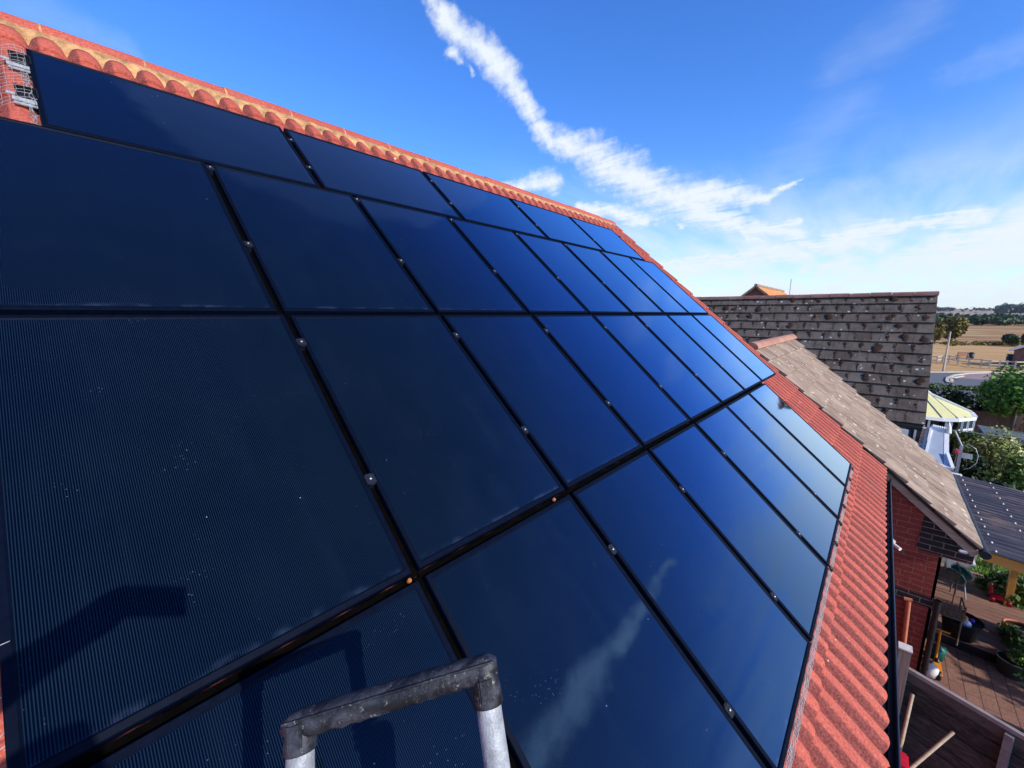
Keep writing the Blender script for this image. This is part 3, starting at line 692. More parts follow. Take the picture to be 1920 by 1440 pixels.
# little tile clips seen in the gap between the two lowest rows
for i, (u_, lab) in enumerate([(0.985, 'orange tile chip lodged in the panel gap nearest the ladder'), (2.05, 'smaller orange tile chip lodged further along the panel gap')]):
    m = MB(); m.box(roofp(u_, H + G / 2 - .002, -.012), (.018, .018, .02), RB @ Euler((0.2, 0.1, 0.5 + i)).to_matrix(), bev=0.004)
    tag(m.build('tile_chip', simple('orange_clay', (0.36, 0.13, 0.04), 0.9) if i == 0 else M['terra']), lab, 'tile chip')
# clips holding the bird mesh
for i in range(7):
    u_ = 7.97 - 0.55 * (i + 0.2)
    t = MB(); p = roofp(u_, -0.014, 0.002); t.lathe([(0, .012), (.02, .010), (.022, .004), (.022, 0)], p, 10, roofn()); t.box(roofp(u_, -.03, -.012), (.012, .03, .03), RB)
    tag(t.build('mesh_clip', M['black']), 'round black clip on the lower panel edge, number %s counted from the far end' % ['one', 'two', 'three', 'four', 'five', 'six', 'seven'][i], 'clip', 'clips along the lower panel edge')

# ================================================================== LADDER
LT = Vector((.33, .68, 1.462)); RTp = Vector((.63, .45, 1.528)); LD = Vector((-.28, -.55, -1.0)).normalized()
lad = thing('telescopic_ladder', LT + LD * 6.9, 'aluminium telescopic ladder with a scuffed black plastic top bar, leaning on the roof', 'ladder')
B_ = (RTp - LT); Bn = B_.normalized(); Nn = LD.cross(Bn).normalized()
if Nn.y > 0: Nn = -Nn        # towards the climber
def LP(a, d, n): return LT + B_ * a + LD * d + Nn * n
tb = MB()
# moulded cap: swept rounded-rectangle section that droops at both ends
secs = []
NS = 26
for i in range(NS + 1):
    a = i / NS; e = abs(a - .5) * 2
    up_ = 0.018 - 0.004 * e ** 6; hgt = 0.052 + 0.0022 * math.sin(a * 75) * (0.22 < a < 0.78) - 0.012 * (e ** 8); wid = 0.027 * (1 - 0.35 * max(0, e - .93) / .07)
    if e > 0.96: up_ -= 0.010; hgt -= 0.016
    secs.append((a * 1.16 - 0.08, up_, hgt, wid))
vs = []; NN = 12
for (a, up_, hgt, wid) in secs:
    for k in range(NN):
        q = 2 * math.pi * k / NN; cx = math.copysign(abs(math.cos(q)) ** 0.6, math.cos(q)); cy = math.copysign(abs(math.sin(q)) ** 0.6, math.sin(q))
        dd = (-up_ + hgt * .5) - cy * hgt * .5
        vs.append(LP(a, dd, cx * wid))
fs = [(i * NN + k, i * NN + (k + 1) % NN, (i + 1) * NN + (k + 1) % NN, (i + 1) * NN + k) for i in range(NS) for k in range(NN)] + [tuple(range(NN))[::-1], tuple(range(NS * NN, NS * NN + NN))]
tb.add(vs, fs, True)
# raised seam along the front
tb.tube([LP(a * 1.12 - .06, -.004, .0285) for a in [i / 12 for i in range(13)]], 0.003, 5)
bar_o = fixn(tb.build('top_bar', M['lplastic'], lad))
for i, a in enumerate((0.0, 1.0)):
    sl0 = .050 if i == 0 else .072
    so_ = MB(); so_.tube([LP(a, 0.0, 0), LP(a, .03, 0), LP(a, sl0, 0), LP(a, sl0 + .005, 0)], [.029, .030, .0325, .030], 16)
    so_.box(LP(a, sl0 - .028, .028), (.030, .012, .048), Matrix((Bn, Nn, LD)).transposed(), bev=.004)
    sk = fixn(so_.build('socket', M['lplastic'], lad))
    b_ = MB(); b_.lathe([(0, .006), (.007, .005), (.008, 0)], LP(a, sl0 - .014, .034), 10, Nn); b_.build('rivet', simple('brass_rivet', (0.62, 0.30, 0.14), 0.4, 0.2, 60, metal=.6) if i == 0 else protos['riv'], sk)
    if i == 0: protos['riv'] = sk.children[0].data.materials[0]
    st = MB(); d = sl0; rad = .0265
    while d < 6.85:
        st.tube([LP(a, d, 0), LP(a, min(d + .40, 6.85), 0)], rad, 18); d += .40; rad += .0008
        if d < 6.8: st.tube([LP(a, d - .035, 0), LP(a, d + .02, 0)], rad + .006, 14)
    st.build('stile', M['alu'], lad)
for j in range(16):
    d = .50 + .40 * j
    r_ = MB(); r_.box(LP(.5, d, 0), (B_.length - .05, .075, .035), Matrix((Bn, Nn, LD)).transposed(), bev=.005); r_.build('rung', M['alu'], lad)

# ================================================================== THE PHOTOGRAPHER (behind the lens, throws the shadow)
def skin(name, chains, mat, parent=None, sub=2):
    vs = []; es = []; rs = []
    idx = {}
    for ch in chains:
        prev = None
        for (p, r) in ch:
            key = tuple(round(c, 4) for c in p)
            if key not in idx: idx[key] = len(vs); vs.append(tuple(Vector(p) * S)); rs.append(r * S)
            i = idx[key]
            if prev is not None and prev != i: es.append((prev, i))
            prev = i
    me = bpy.data.meshes.new(name); me.from_pydata(vs, es, []); o = bpy.data.objects.new(name, me); COL.objects.link(o)
    sm = o.modifiers.new('skin', 'SKIN'); sm.use_smooth_shade = True
    for i, r in enumerate(rs):
        sv = me.skin_vertices[0].data[i]; sv.radius = (r, r); sv.use_root = (i == 0)
    ss = o.modifiers.new('sub', 'SUBSURF'); ss.levels = sub; ss.render_levels = sub
    me.materials.append(mat)
    return o
HEAD = Vector((-.22, -.56, 2.17)); NECK = Vector((-.21, -.66, 1.93)); CHEST = Vector((-.18, -.72, 1.66)); PELV = Vector((-.06, -.72, 1.02))
LSH = Vector((-.46, -.68, 1.78)); RSH = Vector((.10, -.74, 1.76)); LEL = Vector((-.46, -.26, 2.22)); LWR = Vector((-.11, -.185, 2.33))
REL = Vector((.34, -.42, 1.38)); RWR = LP(1, .33, .02) + Vector((.03, -.12, -.03))
LHP = Vector((-.16, -.70, .98)); RHP = Vector((.05, -.72, .98))
LFT = LP(.22, 1.86, .10); RFT = LP(.78, 1.86, .10)
LKN = Vector((-.18, -.40, .45)); RKN = Vector((.12, -.42, .45))
phone_c = CAM - FW * 0.013 - RT * 0.040 + DN * 0.006
hand_c = phone_c - RT * .10
body = skin('person', [
    [(PELV, .16), (Vector((-.12, -.73, 1.35)), .15), (CHEST, .19), (NECK, .075), (Vector((-.215, -.60, 2.06)), .085), (HEAD, .125), (HEAD + Vector((.0, .005, .10)), .095)],
    [(CHEST, .19), (LSH, .085), (LEL, .070), (LWR, .050), (hand_c - FW * .02, .068), (hand_c + RT * .035 - FW * .025, .055)],
    [(CHEST, .19), (RSH, .085), (REL, .060), (RWR, .040), (LP(1, .27, .03) + Bn * .075, .062)],
    [(PELV, .16), (LHP, .13), (LKN, .085), (LFT + Vector((0, -.03, .10)), .055), (LFT, .05), (LFT + Vector((.06, .14, -.01)), .045)],
    [(PELV, .16), (RHP, .13), (RKN, .085), (RFT + Vector((0, -.03, .10)), .055), (RFT, .05), (RFT + Vector((.06, .14, -.01)), .045)],
    # nose and ears
    [(HEAD, .125), (HEAD + Vector((.085, .105, .0)), .028)], [(HEAD, .125), (HEAD + Vector((-.12, .06, .0)), .022)], [(HEAD, .125), (HEAD + Vector((.10, -.09, .0)), .022)],
], M['skin'], sub=2)
tag(body, 'person in a navy jacket on the ladder holding up a phone', 'person')
def pchild(o): o.parent = body; return o
pchild(skin('jacket', [[(PELV + Vector((0, 0, .03)), .185), (Vector((-.12, -.73, 1.35)), .18), (CHEST, .215), (NECK + Vector((0, -.01, -.06)), .10)],
    [(CHEST, .215), (LSH, .105), (LEL, .078), (LEL.lerp(LWR, .85), .055)], [(CHEST, .215), (RSH, .105), (REL, .078), (REL.lerp(RWR, .85), .055)]], M['jacket']))
pchild(skin('trousers', [[(PELV, .175), (LHP, .145), (LKN, .10), (LFT + Vector((0, -.02, .12)), .075)], [(PELV, .175), (RHP, .145), (RKN, .10), (RFT + Vector((0, -.02, .12)), .075)]], M['trouser']))
pchild(skin('hair', [[(HEAD + Vector((-.03, -.05, -.02)), .11), (HEAD + Vector((-.01, -.02, .06)), .125), (HEAD + Vector((0, .01, .10)), .10)]], M['hair']))
for f in (LFT, RFT): pchild(skin('shoe', [[(f + Vector((-.02, -.06, -.01)), .06), (f + Vector((.03, .07, -.02)), .062), (f + Vector((.07, .17, -.02)), .05)]], M['black']))
# fingers round the phone and round the stile
for i in range(4):
    off = -0.035 + i * 0.024; base = hand_c + DN * off - RT * .01
    pchild(skin('finger', [[(base - FW * .02, .013), (base + FW * .008 - RT * .004, .012), (base + FW * .012 + RT * (.020 + .004 * (i % 2)), .011), (base + FW * .008 + RT * .030, .009)]], M['skin'], sub=1))
pchild(skin('thumb', [[(hand_c + DN * .03 - FW * .03, .015), (hand_c + DN * .02 - FW * .034 + RT * .04, .013), (hand_c - FW * .034 + RT * .06, .011)]], M['skin'], sub=1))
for i in range(4):
    b0 = LP(1, .235 + i * .024, 0)
    pchild(skin('finger', [[(b0 + Bn * (-.035) + Nn * .02, .013), (b0 - Bn * .012 - Nn * .034, .012), (b0 + Bn * .026 - Nn * .030, .011), (b0 + Bn * .040 - Nn * .008, .010)]], M['skin'], sub=1))
pchild(skin('thumb', [[(LP(1, .23, .045), .015), (LP(1, .22, .045) + Bn * .03, .013), (LP(1, .215, .03) + Bn * .045, .011)]], M['skin'], sub=1))
ph = thing('phone', phone_c, 'black phone held level by the person on the ladder', 'phone')
m = MB(); m.box(phone_c, (.204, .100, .011), Matrix((RT, -DN, -FW)).transposed(), bev=.003); m.build('case', M['black'], ph)
m = MB(); m.box(phone_c - FW * .0062, (.194, .090, .001), Matrix((RT, -DN, -FW)).transposed()); m.build('screen', M['win'], ph)

# ================================================================== NEIGHBOUR EXTENSION WITH THE TAN TILES
GZ = -5.1
def tile_field(o_, ex, ey, nrm, cols, rws, tw, gauge, mat, name, parent, seed=1, thick=.030, clipfn=None, topo=None, jit=.006, wskew=None, joints=None):
    """o_ = eave origin, ex along eave, ey up slope"""
    rn = random.Random(seed); m = MB()
    for r_ in range(rws):
        off = (r_ % 2) * tw * .5
        for c_ in range(-1, cols + 1):
            x0 = c_ * tw + off; x1 = x0 + tw - .008
            lim = cols * tw if wskew is None else wskew(r_)
            x0 = max(0, x0); x1 = min(lim, x1)
            if x1 - x0 < .02: continue
            y0 = r_ * gauge + rn.uniform(-jit, jit); y1 = (r_ + 1) * gauge + .02
            z0 = thick + rn.uniform(-.004, .005); z1 = .002 + rn.uniform(-.002, .002); tl = rn.uniform(-.004, .004)
            def q(x, y, z): return o_ + ex * x + ey * y + nrm * z
            vs = [q(x0, y0, z0 - tl), q(x1, y0, z0 + tl), q(x1, y1, z1), q(x0, y1, z1), q(x0, y0, z0 - thick * .95), q(x1, y0, z0 - thick * .95), q(x1, y1, -.004), q(x0, y1, -.004)]
            m.add(vs, [(0, 1, 2, 3), (0, 4, 5, 1), (1, 5, 6, 2), (0, 3, 7, 4)])
            if joints is not None: joints.append((q(x0, y0 + gauge * .45, z0 * .5 + .01), r_, x0))
    return m.build(name, mat, parent)
ext = thing('brick_extension', (12.2, 1.0, GZ), 'neighbouring red brick extension with a tan tiled roof against the coral roof', 'house')
AX0, AX1 = 9.93, 14.55
AR = Vector((0, 1.93, 1.59)); AE = Vector((0, -1.74, -1.58)); sl = (AR - AE).length; ey = (AR - AE).normalized(); nr = Vector((1, 0, 0)).cross(ey)
def skewA(r_): return 4.45 + 0.65 * (r_ / 10)
tile_field(Vector((AX0, AE.y, AE.z)), Vector((1, 0, 0)), ey, nr, 12, 11, .455, sl / 11, M['t_brown'], 'roof', ext, 5, .052, wskew=skewA)
m = MB(); m.slab([(AX0 + .03, AE.y, AE.z), (AX0 + 4.4, AE.y, AE.z), (AX0 + 5.05, AR.y, AR.z), (AX0 + .03, AR.y, AR.z)], .06, nr)
m.slab([(AX0 + .03, AR.y, AR.z), (AX0 + 5.05, AR.y, AR.z), (AX0 + 5.05, AR.y + 3.6, AR.z - 3.1), (AX0 + .03, AR.y + 3.6, AR.z - 3.1)], .06, (0, .65, .75)); m.build('roof_deck', M['black'], ext)
m = MB(); x = AX0 - .02
while x < AX0 + 5.05:
    vs = []
    for xx in (x, x + .50):
        for i in range(9): a = math.pi * i / 8; vs.append((xx, AR.y - .15 * math.cos(a), AR.z - .03 + .13 * math.sin(a)))
    m.add(vs, [(i, i + 1, i + 10, i + 9) for i in range(8)], True); m.add(vs[:9], [tuple(range(9))]); m.add(vs[9:], [tuple(range(9))]); x += .51
m.build('ridge', M['t_pink'], ext)
m = MB(); m.bar((AX0 + .055, AE.y + .02, AE.z - .13), (AX0 + .055, AR.y, AR.z - .13), .03, .13); m.build('verge_board', M['timber_pale'], ext)
m = MB(); m.bar(Vector((AX0 + 4.45 + .05, AE.y, AE.z - .03)), Vector((AX0 + 5.10, AR.y, AR.z - .03)), .17, .05, nr); m.build('verge_shade_strip', M['black'], ext)  # black bar added in place of the unlit gap beyond the far verge
m = MB()
for i in range(11):
    p = Vector((AX0 + .02, AE.y, AE.z)) + ey * (i * sl / 11 + .02) - nr * .025; q = p + ey * .30; m.bar(p, q, .05, .045, nr)
m.build('verge_undercloak', M['black'], ext)
WX = 10.02
m = MB(); yc = -1.355
m.add([(WX, 3.0, GZ), (WX, yc, GZ), (WX, yc, -1.93), (WX, -1.70, -1.93), (WX, -1.70, -1.66), (WX, 1.9, 1.48), (WX, 3.0, .6)], [(0, 1, 2, 3, 4, 5, 6)]); m.build('gable_wall', M['brick'], ext)
m = MB(); m.box((WX + 2.1, yc + .02, -3.5), (4.2, .04, 3.1)); m.build('side_wall', mat_brick('red_brick_side', (0.26, 0.042, 0.026), (0.20, 0.030, 0.020), (0.30, 0.12, 0.08), ax='xz'), ext)
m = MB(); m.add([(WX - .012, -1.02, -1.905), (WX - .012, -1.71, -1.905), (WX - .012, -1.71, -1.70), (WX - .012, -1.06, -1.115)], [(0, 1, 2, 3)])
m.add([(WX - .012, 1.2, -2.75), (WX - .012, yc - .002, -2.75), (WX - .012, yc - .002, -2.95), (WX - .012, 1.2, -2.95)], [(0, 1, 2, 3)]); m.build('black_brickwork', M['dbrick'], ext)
m = MB(); m.tube([(AX0 + .1, AE.y - .07, AE.z - .08), (AX0 + 4.5, AE.y - .07, AE.z - .08)], .062, 10); m.tube([(AX0 - .01, AE.y - .07, AE.z - .08), (AX0 + .1, AE.y - .07, AE.z - .08)], .07, 10)
m.build('gutter', M['black'], ext)
m = MB(); m.box((AX0 + 2.3, -1.55, -1.92), (4.4, .40, .03)); m.build('soffit', M['white'], ext)
dp = MB(); dpx = WX - .02; dp.tube([(dpx, yc - .055, -2.75), (dpx, yc - .055, GZ)], .042, 10)
for z_ in (-2.75, -3.45, -4.1): dp.tube([(dpx, yc - .055, z_), (dpx, yc - .055, z_ - .05)], .050, 10)
dpo = dp.build('downpipe', M['black'], ext); tag(dpo, None)
for a, b in (((1668, 1008), (1676, 1016)), ((1668, 1015), (1688, 1030))):
    m = MB(); pa = onX(a[0], a[1], 9.85); pb = onX(b[0], b[1], 9.70); m.tube([pa, pb], .030, 10); m.build('overflow_pipe', M['white'], ext)
m = MB(); c = onX(1806, 1034, 9.98); m.box(c, (.05, .11, .05), bev=.012); m.build('wall_light', M['white'], ext)
m = MB(); m.tube([onX(1704, 1125, 9.97), onX(1694, 1212, 9.97)], .035, 10); m.tube([onX(1695, 1122, 9.97), onX(1711, 1126, 9.97)], .035, 8); m.build('clay_pipe', M['terra'], ext)

# ================================================================== NEIGHBOUR HOUSE WITH THE DARK ROOF
XR, YE = 21.0, -1.40
dk = thing('dark_roofed_house', (24.0, 4.0, GZ), 'neighbouring house with the dark grey mossy tiled roof and dull red ridge', 'house')
ZRd = 2.985
sd_ = Vector((-math.cos(R(48.09)), 0, -math.sin(R(48.09)))); LS = 5.42
ed = Vector((XR, YE, ZRd)) + sd_ * LS
joints = []
nrd = Vector((0, -1, 0)).cross(-sd_); nrd = nrd if nrd.z > 0 else -nrd
tile_field(Vector((ed.x, YE, ed.z)), Vector((0, 1, 0)), -sd_, nrd, 21, 12, .45, LS / 12, M['t_grey'], 'roof', dk, 9, .062, jit=.010, joints=joints)
m = MB(); m.slab([(ed.x, YE + .02, ed.z), (XR, YE + .02, ZRd), (XR, 8.1, ZRd), (ed.x, 8.1, ed.z)], .08, nrd); m.slab([(XR, YE, ZRd), (XR + 3.6, YE, ZRd - 4.0), (XR + 3.6, 8.1, ZRd - 4.0), (XR, 8.1, ZRd)], .08, (.74, 0, .67)); m.build('roof_deck', M['black'], dk)
m = MB(); y = YE - .02
while y < 8.1:
    vs = []; dz = random.uniform(-.008, .012)
    for yy in (y, y + .60):
        for i in range(9): a = math.pi * i / 8; vs.append((XR - .16 * math.cos(a), yy, ZRd - .04 + dz + .15 * math.sin(a)))
    m.add(vs, [(i, i + 1, i + 10, i + 9) for i in range(8)], True); m.add(vs[:9], [tuple(range(9))]); m.add(vs[9:], [tuple(range(9))]); y += .612
m.build('ridge', M['t_red'], dk)
m = MB(); rm = random.Random(4)
for (p, r_, x0) in joints:
    if x0 < .05: continue
    w = 0.9 * math.exp(-x0 / 3.2) * (0.35 + 0.65 * r_ / 11) + 0.30
    if rm.random() > w + .55: continue
    nb = rm.choice([3, 4, 5, 7]); big_ = rm.random() < w * .34
    for b in range(nb):
        f_ = b / nb; sz = rm.uniform(.022, .044) * (2.2 if big_ and b in (1, 2, 3) else 1.0)
        c = p + (-sd_) * (.16 - .36 * f_) + Vector((0, rm.uniform(-.02, .02) * (3 if big_ else 1), 0)); s_ = sz * rm.uniform(.6, 1.5)
        vs = []; fs = []
        for lv, (rad, hh) in enumerate(((1, 0), (.8, .35), (.4, .55))):
            for k in range(7):
                a = k / 7 * 2 * math.pi; rr_ = s_ * rad * rm.uniform(.75, 1.25); vs.append(c + Vector((0, 1, 0)) * math.cos(a) * rr_ + (-sd_) * math.sin(a) * rr_ * 1.2 + nrd * (hh * s_ * .45 + .002))
        for lv in range(2):
            for k in range(7): fs.append((lv * 7 + k, lv * 7 + (k + 1) % 7, (lv + 1) * 7 + (k + 1) % 7, (lv + 1) * 7 + k))
        fs.append(tuple(range(14, 21))); m.add(vs, fs, True)
mo_ = m.build('moss', M['moss'], dk); mo_['kind'] = 'stuff'
m = MB(); m.tube([(ed.x - .07, YE + .05, ed.z - .08), (ed.x - .07, 8.1, ed.z - .08)], .075, 10); m.build('gutter', M['black'], dk)
m = MB(); m.box((ed.x + .13, 4.2, ed.z - .22), (.03, 8.0, .24)); m.build('fascia', M['white'], dk)
m = MB(); m.box(((XR + ed.x) / 2 + 2.2, 3.45, -3.2), (6.9, 9.0, 3.6)); m.build('wall', mat_brick('neighbour_brick', (0.16, 0.05, 0.03), (0.10, 0.035, 0.025), (0.16, 0.10, 0.07)), dk)
m = MB(); m.add([(ed.x + .3, YE + .55, -1.5), (XR + 3.2, YE + .55, -1.5), (XR, YE + .55, ZRd - .15)], [(0, 1, 2)]); m.build('gable_wall', M['farbrick'], dk)
m = MB(); m.bar((ed.x + .05, YE + .012, ed.z - .06), (XR, YE + .012, ZRd - .06), .03, .08); m.build('verge_board', M['offwhite'], dk)
m = MB(); pA = onX(1655, 806, 17.2); m.box((17.2, (onX(1655, 806, 17.2).y + onX(1704, 806, 17.2).y) / 2, pA.z), (.05, abs(onX(1655, 806, 17.2).y - onX(1704, 806, 17.2).y), .22)); m.build('sign_board', M['white'], dk)
# blue grey lean-to flashing roof in the gap
m = MB(); m.slab([(15.0, .6, -1.6), (17.6, .6, -1.2), (17.6, -1.25, -1.75), (15.0, -1.35, -2.1)], .05); tag(m.build('lean_to_roof', M['blueflash']), 'blue grey lean-to roof in the gap behind the tan tiles', 'roof')
m = MB(); m.bar((14.65, -.2, -.55), (14.65, -1.62, -1.80), .12, .03); tag(m.build('white_trim_board', M['white']), 'white trim board along the far verge of the tan tiled roof', 'board')

# small conservatory with grey roof pane
sc1 = thing('small_conservatory', (18.5, -1.9, GZ), 'small white conservatory with a grey sloping roof pane and a spiked finial', 'conservatory')
def SX(x, y, X=17.0): return onX(x, y, X)
tl, tr, br, bl = SX(1747, 806, 18.0), SX(1775, 812, 18.0), SX(1774, 874, 16.4), SX(1733, 863, 16.4)
m = MB(); m.add([tl, tr, br, bl], [(0, 1, 2, 3)]); m.build('roof_pane', M['greypane'], sc1)
m = MB()
for a, b, w_ in ((tl, tr, .07), (tr, br, .10), (br, bl, .08), (bl, tl, .06)): m.bar(a, b, w_, .03)
ts = SX(1729, 812, 18.2); bs = SX(1716, 862, 16.6); m.bar(SX(1746, 800, 18.1), SX(1732, 865, 16.5), .05, .05); m.bar(SX(1740, 802, 18.1), SX(1724, 866, 16.5), .05, .04)
m.bar(SX(1745, 801, 18.1), SX(1779, 808, 18.1), .10, .09)
m.bar(SX(1724, 868, 16.3), SX(1786, 879, 16.3), .12, .07)
m.tube([SX(1779, 812, 18.0), SX(1779.5, 800, 18.0), SX(1780, 791, 18.0)], [.06, .05, .008], 8)
m.bar(SX(1776, 850, 16.9), SX(1786, 878, 16.3), .07, .07); m.build('frame', M['white'], sc1)
m = MB()
for k in range(7): m.lathe([(0, .10), (.045, .06), (.05, 0)], SX(1749 + k * 4.0, 801 + k * .9, 18.1), 8)
m.build('crest', M['white'], sc1)
m = MB(); m.add([SX(1744, 802, 18.15), SX(1734, 868, 16.55), SX(1715, 856, 16.8), SX(1729, 804, 18.3)], [(0, 1, 2, 3)])
def mat_lattice():
    m_, nt, b, o = new_mat('obscured_side_glass'); n = noi(nt, o, 14, 5, .7)
    sock(nt, b.inputs['Base Color'], mixc(nt, mr(nt, n, .46, .54), (0.30, 0.38, 0.37), (0.80, 0.80, 0.80))); b.inputs['Roughness'].default_value = .3; return m_
m.build('side_glass', mat_lattice(), sc1)
m = MB(); c = SX(1757, 888, 16.8); m.box((17.3, c.y - .15, (c.z + GZ) / 2 - .2), (1.0, .9, c.z - GZ + .1)); m.build('wall', M['white'], sc1)
m = MB(); c = SX(1763, 882, 16.3)
for k in range(4): m.box(SX(1756 + k * 4, 881 + k * .6, 16.35), (.03, .05, .16))
m.build('vent', M['greypane'], sc1)

# yellow conservatory behind
yc_ = thing('yellow_roofed_conservatory', (25.0, -2.4, GZ), 'white conservatory with a pale yellow faceted roof beyond the dark roof', 'conservatory')
ap = onX(1700, 706, 26.2); EX = 24.6
e0 = onX(1700, 776, 24.0); e1 = onX(1767, 784, EX - .2); e2 = onX(1796, 785, EX); e3 = onX(1829, 782, EX + .6); rg = onX(1745, 741, 26.0); hipend = onX(1822, 774, 25.9)
m = MB(); m.add([ap, e0, e1], [(0, 1, 2)]); m.add([ap, e1, e2, rg], [(0, 1, 2, 3)]); m.add([rg, e2, e3, hipend], [(0, 1, 2, 3)]); m.build('roof_pane', M['yellowroof'], yc_)
m = MB()
for a, b in ((ap, e1), (rg, e2), (onX(1770, 758, 26.0), onX(1812, 784, EX + .3)),): m.tube([a + Vector((0, 0, .02)), b + Vector((0, 0, .02))], .020, 6)
m.build('glazing_bar', M['greypane'], yc_)
m = MB(); m.bar(ap + Vector((0, 0, .05)), rg + Vector((0, 0, .06)), .12, .08); m.bar(rg + Vector((0, 0, .06)), hipend + Vector((0, 0, .03)), .12, .08); m.bar(hipend, e3, .12, .08)
for a, b in ((e0, e1), (e1, e2), (e2, e3)): m.bar(a - Vector((0, 0, .06)), b - Vector((0, 0, .06)), .10, .14)
for a, b in ((e0, e1), (e1, e2), (e2, e3)):
    for k in range(4):
        p = a.lerp(b, k / 3) + Vector((.08, 0, 0)); m.bar(p - Vector((0, 0, .1)), Vector((p.x, p.y, GZ)), .07, .07, (1, 0, 0))
    for dz in (.52, .60): m.bar(a - Vector((-.08, 0, dz)), b - Vector((-.08, 0, dz)), .06, .05)
    m.bar(a - Vector((-.08, 0, 2.2)), b - Vector((-.08, 0, 2.2)), .06, .10)
m.build('frame', M['white'], yc_)
for a, b in ((e0, e1), (e1, e2), (e2, e3)):
    m = MB(); p, q = a + Vector((.10, 0, 0)), b + Vector((.10, 0, 0)); m.add([p, q, Vector((q.x, q.y, GZ)), Vector((p.x, p.y, GZ))], [(0, 1, 2, 3)]); m.build('window', M['win'], yc_)

# far orange roofed house over the ridge
oh = thing('orange_roofed_house', (46, 9, GZ), 'distant house with an orange lichened roof and brick gable peeping over the dark ridge', 'house')
XO = 44.0
apx = onX(1418.5, 535.5, XO); zb = apx.z - 5.0
hw = 4.3; sl_ = (onX(1418.5, 535.5, XO).z - onX(1443, 554, XO).z) / abs(onX(1418.5, 0, XO).y - onX(1443, 0, XO).y)
sl_ = (apx.z - onX(1443, 554.5, XO).z) / (apx.y - onX(1443, 554.5, XO).y)
XE = 57.5
m = MB(); m.add([apx - Vector((0, 0, .15)), (XO, apx.y + hw, apx.z - hw * sl_ - .15), (XO, apx.y + hw, GZ), (XO, apx.y - hw, GZ), (XO, apx.y - hw, apx.z - hw * sl_ - .15)], [(0, 1, 2, 3, 4)])
m.add([(XE - .1, apx.y + hw, apx.z - hw * sl_), (XE - .1, apx.y + hw, GZ), (XE - .1, apx.y - hw, GZ), (XE - .1, apx.y - hw, apx.z - hw * sl_)], [(0, 1, 2, 3)])
m.add([(XO, apx.y - hw, apx.z - hw * sl_), (XE, apx.y - hw, apx.z - hw * sl_), (XE, apx.y - hw, GZ), (XO, apx.y - hw, GZ)], [(0, 1, 2, 3)]); m.build('wall', M['farbrick'], oh)
m = MB()
for sgn in (-1, 1):
    a = Vector((XO - .3, apx.y, apx.z)); b = Vector((XE, apx.y, apx.z)); c = Vector((XE, apx.y + sgn * hw * 1.08, apx.z - hw * 1.08 * sl_)); d = Vector((XO - .3, apx.y + sgn * hw * 1.08, apx.z - hw * 1.08 * sl_))
    m.slab([a, b, c, d], .10, (0, sgn * sl_, 1))
m.build('roof', M['t_orange'], oh)
m = MB(); m.tube([(XO - .3, apx.y, apx.z + .02), (XE, apx.y, apx.z + .02)], .15, 8)
for sgn in (-1, 1): m.bar((XO - .33, apx.y, apx.z - .06), (XO - .33, apx.y + sgn * hw * 1.08, apx.z - .06 - hw * 1.08 * sl_), .06, .16)
m.build('verge', M['t_brown'], oh)
an = onX(1481, 548, XE - 2); at_ = onX(1483.5, 523, XE - 2)
m = MB(); m.tube([Vector((an.x, an.y, an.z - .6)), Vector((an.x, an.y, at_.z))], .05, 6); tag(m.build('aerial_mast', M['rail'], oh), None)

# ================================================================== CORRUGATED CANOPY
pg = thing('garden_canopy', (12.6, -3.2, GZ), 'timber garden canopy with a dark corrugated sheet roof beside the tan tiles', 'canopy')
PX0, PX1, PY0 = 10.42, 15.1, -1.88
def pz(x, y): return -1.77 - (PY0 - y) * 0.10 - (x - PX0) * 0.0
m = MB(); nx = 150; ny = 10; Y1 = -6.4; vs = []
for i in range(nx + 1):
    x = PX0 + (PX1 - PX0) * i / nx
    for j in range(ny + 1):
        y = PY0 + (Y1 - PY0) * j / ny; vs.append((x, y, pz(x, y) + .026 * math.sin(i * 2 * math.pi / 6.0)))
m.add(vs, [(i * (ny + 1) + j, i * (ny + 1) + j + 1, (i + 1) * (ny + 1) + j + 1, (i + 1) * (ny + 1) + j) for i in range(nx) for j in range(ny)], True)
m.build('roof_sheet', M['sheet'], pg)
m = MB()
for y in (PY0 - .12, PY0 - .62, PY0 - 1.15, PY0 - 1.9, PY0 - 2.7):
    i = 1.5
    while i < nx:
        x = PX0 + (PX1 - PX0) * i / nx; m.lathe([(0, .026), (.018, .018), (.024, .0)], (x, y, pz(x, y) + .026), 6); i += 12 if y != PY0 - 1.15 else 6
sc_o = m.build('screw_caps', simple('pale_screw_cap', (0.62, 0.55, 0.48), .5), pg); sc_o['kind'] = 'stuff'
m = MB(); m.bar((PX0 + .08, PY0 - .02, pz(0, PY0) - .12), (PX0 + .08, Y1, pz(0, Y1) - .12), .06, .17); m.build('beam', M['timber_orange'], pg)
m = MB(); m.bar((PX1 - .08, PY0 - .02, pz(0, PY0) - .12), (PX1 - .08, Y1, pz(0, Y1) - .12), .06, .17); m.build('beam', M['timber_orange'], pg)
pb = onX(1905, 1060, PX1 - .1)
m = MB(); m.bar((PX1 - .1, pb.y, GZ), (PX1 - .1, pb.y, pz(0, pb.y) - .15), .12, .12, (0, 1, 0)); m.build('post', M['timber_orange_z'], pg)
m = MB(); m.bar((PX1 - .1, Y1 + .3, GZ), (PX1 - .1, Y1 + .3, pz(0, Y1) - .12), .17, .17, (0, 1, 0)); m.build('post', M['timber_orange_z'], pg)
m = MB(); m.bar((PX0 + .08, Y1 + .3, GZ), (PX0 + .08, Y1 + .3, pz(0, Y1) - .12), .17, .17, (0, 1, 0)); m.build('post', M['timber_orange_z'], pg)

